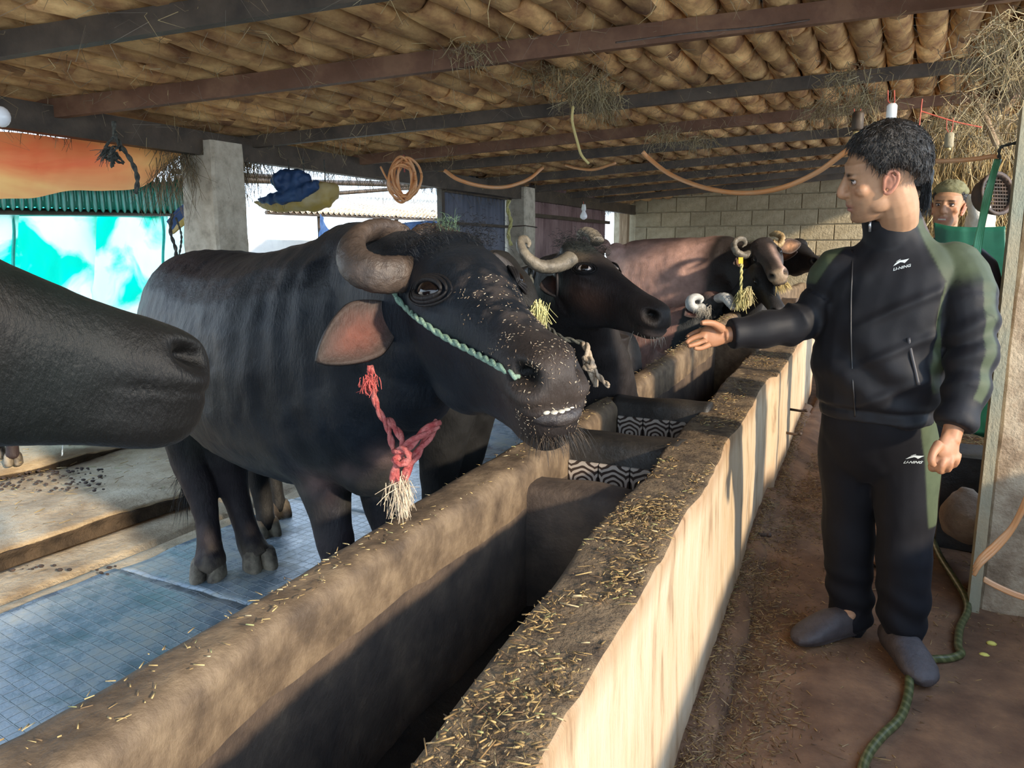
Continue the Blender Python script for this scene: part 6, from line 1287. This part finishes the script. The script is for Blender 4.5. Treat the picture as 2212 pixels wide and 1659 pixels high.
for a_, b_, sd_ in ((-80, 28, 1), (26, 205, 2), (203, 352, 3), (350, 425, 4)):
    sheet('curtain_panel', [PX(a_, 452, cx), PX((a_+b_)/2, 458, cx), PX(b_, 455, cx)], [PX(a_, 900, cx)*[1, 1, 0]+[.0, 0, .2], PX((a_+b_)/2, 900, cx)*[1, 1, 0]+[0, 0, .2], PX(b_, 900, cx)*[1, 1, 0]+[0, 0, .2]], 60, 40, 2.4, .10, sd_, M['green_plastic'], parent=crt, nd=nrm(np.array([1., 0, 0])))
M['green_hem'] = mat('green_hem', (.0, .42, .34), (.02, .60, .50), sc=10, rough=.4)
g = G(); g.tube([PX(-80, 452, cx+.02), PX(30, 456, cx+.02), PX(200, 458, cx+.02), PX(350, 462, cx+.02)], .035, 8, sub=3); build('top_hem', g, M['green_hem'], crt, True)
for px in (28, 352): g = G(); g.tube([PX(px-4, 455, cx+.06), PX(px+2, 500, cx+.06), PX(px, 560, cx+.06), PX(px+3, 640, cx+.06)], .012, 7, sub=4); build('tie', g, M['green_hem'], crt, True)
r1 = corrugated('green_roof_sheet', PX(-60, 448, -5.6), PX(430, 462, -5.6), PX(420, 385, -4.0), PX(-60, 400, -4.0), 30, .018, M['green_roof']); tag(r1, 'green corrugated roof sheet above the turquoise curtain', 'roof sheet')
g = G(); a = PX(-60, 455, -5.55); b = PX(440, 462, -5.55); g.tube([a, b], .025, 8); tag(build('roof_pipe', g, M['steel_dark'], smooth=True), 'dark pipe along the lower edge of the green roof sheet', 'pipe')
g = G(); g.tube([PX(418, 380, -4.1), PX(440, 560, -4.1), PX(448, 640, -4.1)*[1, 1, 0]], .030, 8); tag(build('pole', g, M['steel_dark'], smooth=True), 'dark iron pole just left of the whitewashed pillar', 'pole')
# strings and knots on the eave beam
rope('rope', [P(246, 262, 3.3), P(248, 290, 3.3), P(262, 315, 3.28), P(285, 350, 3.27), P(297, 385, 3.27), P(293, 418, 3.27)], .010, M['rope_dark'], 'dark rope end dangling from the eave beam in front of the orange tarp')
kn = thing('knot', 'dark frayed knot of cord on the eave beam above the orange tarp', 'knot')
rs = np.random.RandomState(9)
for i in range(5):
    c = P(243, 315+i*6, 3.26); rope('cord', [c+rs.randn(3)*.02 for _ in range(6)], .006, M['rope_dark'], parent=kn)
fray('fringe', P(232, 325, 3.26), (-.6, 0, -.5), 60, .06, .015, (.06, .07, .06), kn, 3, rad=.0016)
rope('rope', [P(372, 462, 4.3), P(368, 500, 4.3), P(380, 540, 4.3), P(378, 572, 4.3)], .010, M['rope_dark'], 'green-black rope hanging in a bunch against the turquoise curtain')
rope('rope', [P(380, 470, 4.3), P(392, 510, 4.3), P(386, 560, 4.3)], .006, M['rope_dark'], 'thin dark cord next to the bunched rope on the curtain')
hg = sheet('blue_cloth', [P(360, 478, 4.5), P(385, 450, 4.5), P(420, 430, 4.5)], [P(372, 500, 4.5), P(395, 482, 4.5), P(425, 455, 4.5)], 24, 12, 12, .02, 4, M['blue_tarp'], thick=.01, label='blue and orange rag caught beside the iron pole', cat='rag')
sheet('rag_lining', [P(368, 500, 4.45), P(395, 472, 4.45), P(412, 458, 4.45)], [P(372, 505, 4.45), P(398, 486, 4.45), P(415, 466, 4.45)], 24, 8, 12, .01, 5, M['yellow_sack'], thick=.01, parent=hg)
# sack bundle hanging in the opening
sk = thing('sack_bundle', 'blue and yellow sack bundled up in the bright opening over the big buffalo', 'sack')
g = G(); trunk(g, [(P(548, 436, 4.9), .01, .02), (P(590, 440, 4.9), .045, .05), (P(640, 433, 4.85), .075, .08), (P(690, 424, 4.8), .085, .09), (P(716, 420, 4.8), .075, .08), (P(730, 425, 4.8), .03, .03)], sub=4)
me = fuse(g, .012, 3); v = getv(me); n = getn(me); putv(me, v+n*(.014*fbm(v, 14, 4))[:, None]); link('sack', me, M['yellow_sack'], sk, True)
g = G(); trunk(g, [(P(560, 432, 4.82), .015, .03), (P(610, 428, 4.78), .035, .05), (P(655, 415, 4.75), .045, .06), (P(690, 398, 4.72), .03, .05)], sub=4); [g.ball(P(px, py, 4.75), (r, .05, r*.8)) for px, py, r in ((600, 388, .05), (618, 378, .05), (640, 380, .05), (660, 388, .04), (632, 395, .06), (610, 400, .05))]
me = fuse(g, .010, 2); v = getv(me); n = getn(me); putv(me, v+n*(.013*fbm(v, 26, 5))[:, None]); link('blue_wrap', me, M['blue_tarp'], sk, True)
for a in ((622, 345, 372), (655, 340, 400), (700, 345, 400)): g = G(); g.tube([P(a[0], a[1], 4.78), P(a[0]+3, a[2], 4.78)], .004, 5); build('string', g, M['rope_dark'], sk)
# far shed
sh_ = thing('shed', 'far shed with an old corrugated roof beyond the opening', 'shed')
corrugated('roof_sheet', PX(575, 455, -7.6), PX(1025, 474, -7.6), PX(1035, 436, -10.5), PX(700, 424, -10.5), 46, .02, M['shed_sheet'], sh_, rows=3)
for px in (690, 856, 1012): b_ = PX(px, 466, -7.7); g = G(); g.tube([b_, b_*[1, 1, 0]], .035, 8); build('post', g, M['steel_dark'], sh_, True)
g = G(); a = PX(575, 459, -7.65); b = PX(1025, 478, -7.65); g.tube([a, b], .03, 6); a = PX(700, 455, -8.6); b = PX(780, 428, -10.2); build('beam', g, M['steel_dark'], sh_)
bt_ = sheet('blue_tarp', [PX(862, 482, -8.2), PX(930, 476, -8.2), PX(1010, 474, -8.2)], [PX(866, 560, -8.2), PX(930, 560, -8.2), PX(1008, 545, -8.2)], 40, 20, 3, .08, 6, M['blue_tarp'], label='blue tarpaulin hung under the far shed roof', cat='tarpaulin', nd=np.array([1., 0, 0]))
sheet('blue_tarp', [PX(684, 462, -7.5), PX(690, 466, -7.5), PX(697, 470, -7.5)], [PX(684, 540, -7.5), PX(705, 540, -7.5), PX(735, 530, -7.5)], 20, 20, 5, .08, 7, M['blue_tarp'], label='narrow blue tarpaulin tied to the shed post above the big buffalo\'s back', cat='tarpaulin', nd=np.array([1., 0, 0]))
sheet('white_cloth', [PX(1008, 476, -7.9), PX(1022, 474, -7.9), PX(1030, 474, -7.9)], [PX(1002, 545, -7.9), PX(1018, 548, -7.9), PX(1036, 548, -7.9)], 20, 14, 6, .06, 8, M['white_sack'], label='pale cloth hanging at the corner of the far shed', cat='cloth', nd=np.array([1., 0, 0]))
yb = thing('yard_beams', 'thin iron beams crossing the bright sky over the yard', 'beam')
for a, b, r in (((380, 385), (1040, 404), .025), ((500, 388), (1030, 398), .015), ((720, 418), (1030, 396), .02), ((372, 370), (640, 384), .02)): g = G(); g.tube([PX(*a, -5.0), PX(*b, -5.0)], r, 7); build('beam', g, M['steel_dark'], yb, True)
g = G(); g.box((-11, 9, .8), .2, 30, 1.6); tag(build('yard_wall', g, M['yard']), 'pale yard wall in the glare beyond the shed', 'wall', kind='structure')

# ---- right side: green sheet, basket, sacks, block
gt = sheet('green_sheet', [P(2020, 480, 3.55), P(2060, 488, 3.5), P(2120, 490, 3.45), P(2175, 488, 3.4)], [P(2060, 930, 3.65), P(2080, 932, 3.6), P(2130, 945, 3.55), P(2175, 960, 3.5)], 40, 40, 4, .02, 9, M['green_tarp'], thick=.006, label='dark green plastic sheet hung between the man and the right pillar', cat='sheet', nd=-fw)
bk = thing('basket', 'round black perforated basket hanging on the right pillar', 'basket')
c = P(2148, 420, 3.2); ax = nrm(-fw+.3*rt); u_ = nrm(np.cross(ax, [0, 0, 1])); w_ = np.cross(u_, ax)
g = G(); a = np.linspace(0, 2*np.pi, 24, endpoint=False)
g.rings([c+ax*h+r*(np.cos(a)[:, None]*u_+np.sin(a)[:, None]*w_) for h, r in ((.0, .088), (.02, .092), (.02, .078), (.0, .076), (-.05, .06), (-.055, .065), (0, .088))], False); build('rim', g, M['black_iron'], bk, True)
g = G()
for i in range(-5, 6):
    for k in (0, 1):
        q = i*.015; L_ = math.sqrt(max(0, .078**2-q*q)); e1 = (u_, w_)[k]; e2 = (w_, u_)[k]; g.tube([c+e1*q-e2*L_, c+e1*q+e2*L_], .0032, 5)
o = build('grille', g, M['black_iron'], bk); o['kind'] = 'stuff'
g = G(); trunk(g, [(P(2098, 420, 3.9), .02, .02), (P(2106, 440, 3.9), .05, .04), (P(2114, 465, 3.9), .075, .05), (P(2116, 500, 3.9), .08, .06), (P(2115, 530, 3.9), .05, .05)], sub=4, upv=fw)
me = fuse(g, .012, 3); v = getv(me); n = getn(me); putv(me, v+n*(.018*fbm(v, 14, 4))[:, None]); tag(link('sack', me, mat('white_bag', (.55, .5, .4), (.75, .7, .6), sc=10, rough=.8, bump=.5), None, True), 'crumpled white sack behind the man in the cap, near the basket', 'sack')
g = G(); trunk(g, [(P(2092, 1052, 3.3), .03, .02), (P(2092, 1072, 3.3), .07, .05), (P(2090, 1110, 3.3), .12, .09), (P(2090, 1150, 3.3), .11, .08), (P(2090, 1172, 3.3), .05, .05)], sub=4, upv=fw)
me = fuse(g, .012, 3); v = getv(me); n = getn(me); putv(me, v+n*(.010*fbm(v, 12, 6))[:, None]); tag(link('sack', me, mat('brown_sack', (.22, .14, .09), (.36, .25, .16), sc=8, rough=.9, bump=.6), None, True), 'full brown sack on the ground left of the right pillar', 'sack')
g = G(); g.box(foot(2118, 3.6, .22), .35, .3, .44); tag(build('block', g, M['trough_dark']), 'dark block under the green sheet beside the pillar', 'block')
tp_ = PZ(2142, 1390, .012)
rs = np.random.RandomState(3); g = G()
for px, py in ((2142, 1390), (2126, 1415)):
    q = PZ(px, py, .008); g.ball(q, (.017, .012, .008), n=8)
tag(build('peel', g, mat('yellow_peel', (.62, .55, .12)), smooth=True), 'two bits of yellow peel on the floor beside the hose', 'peel')
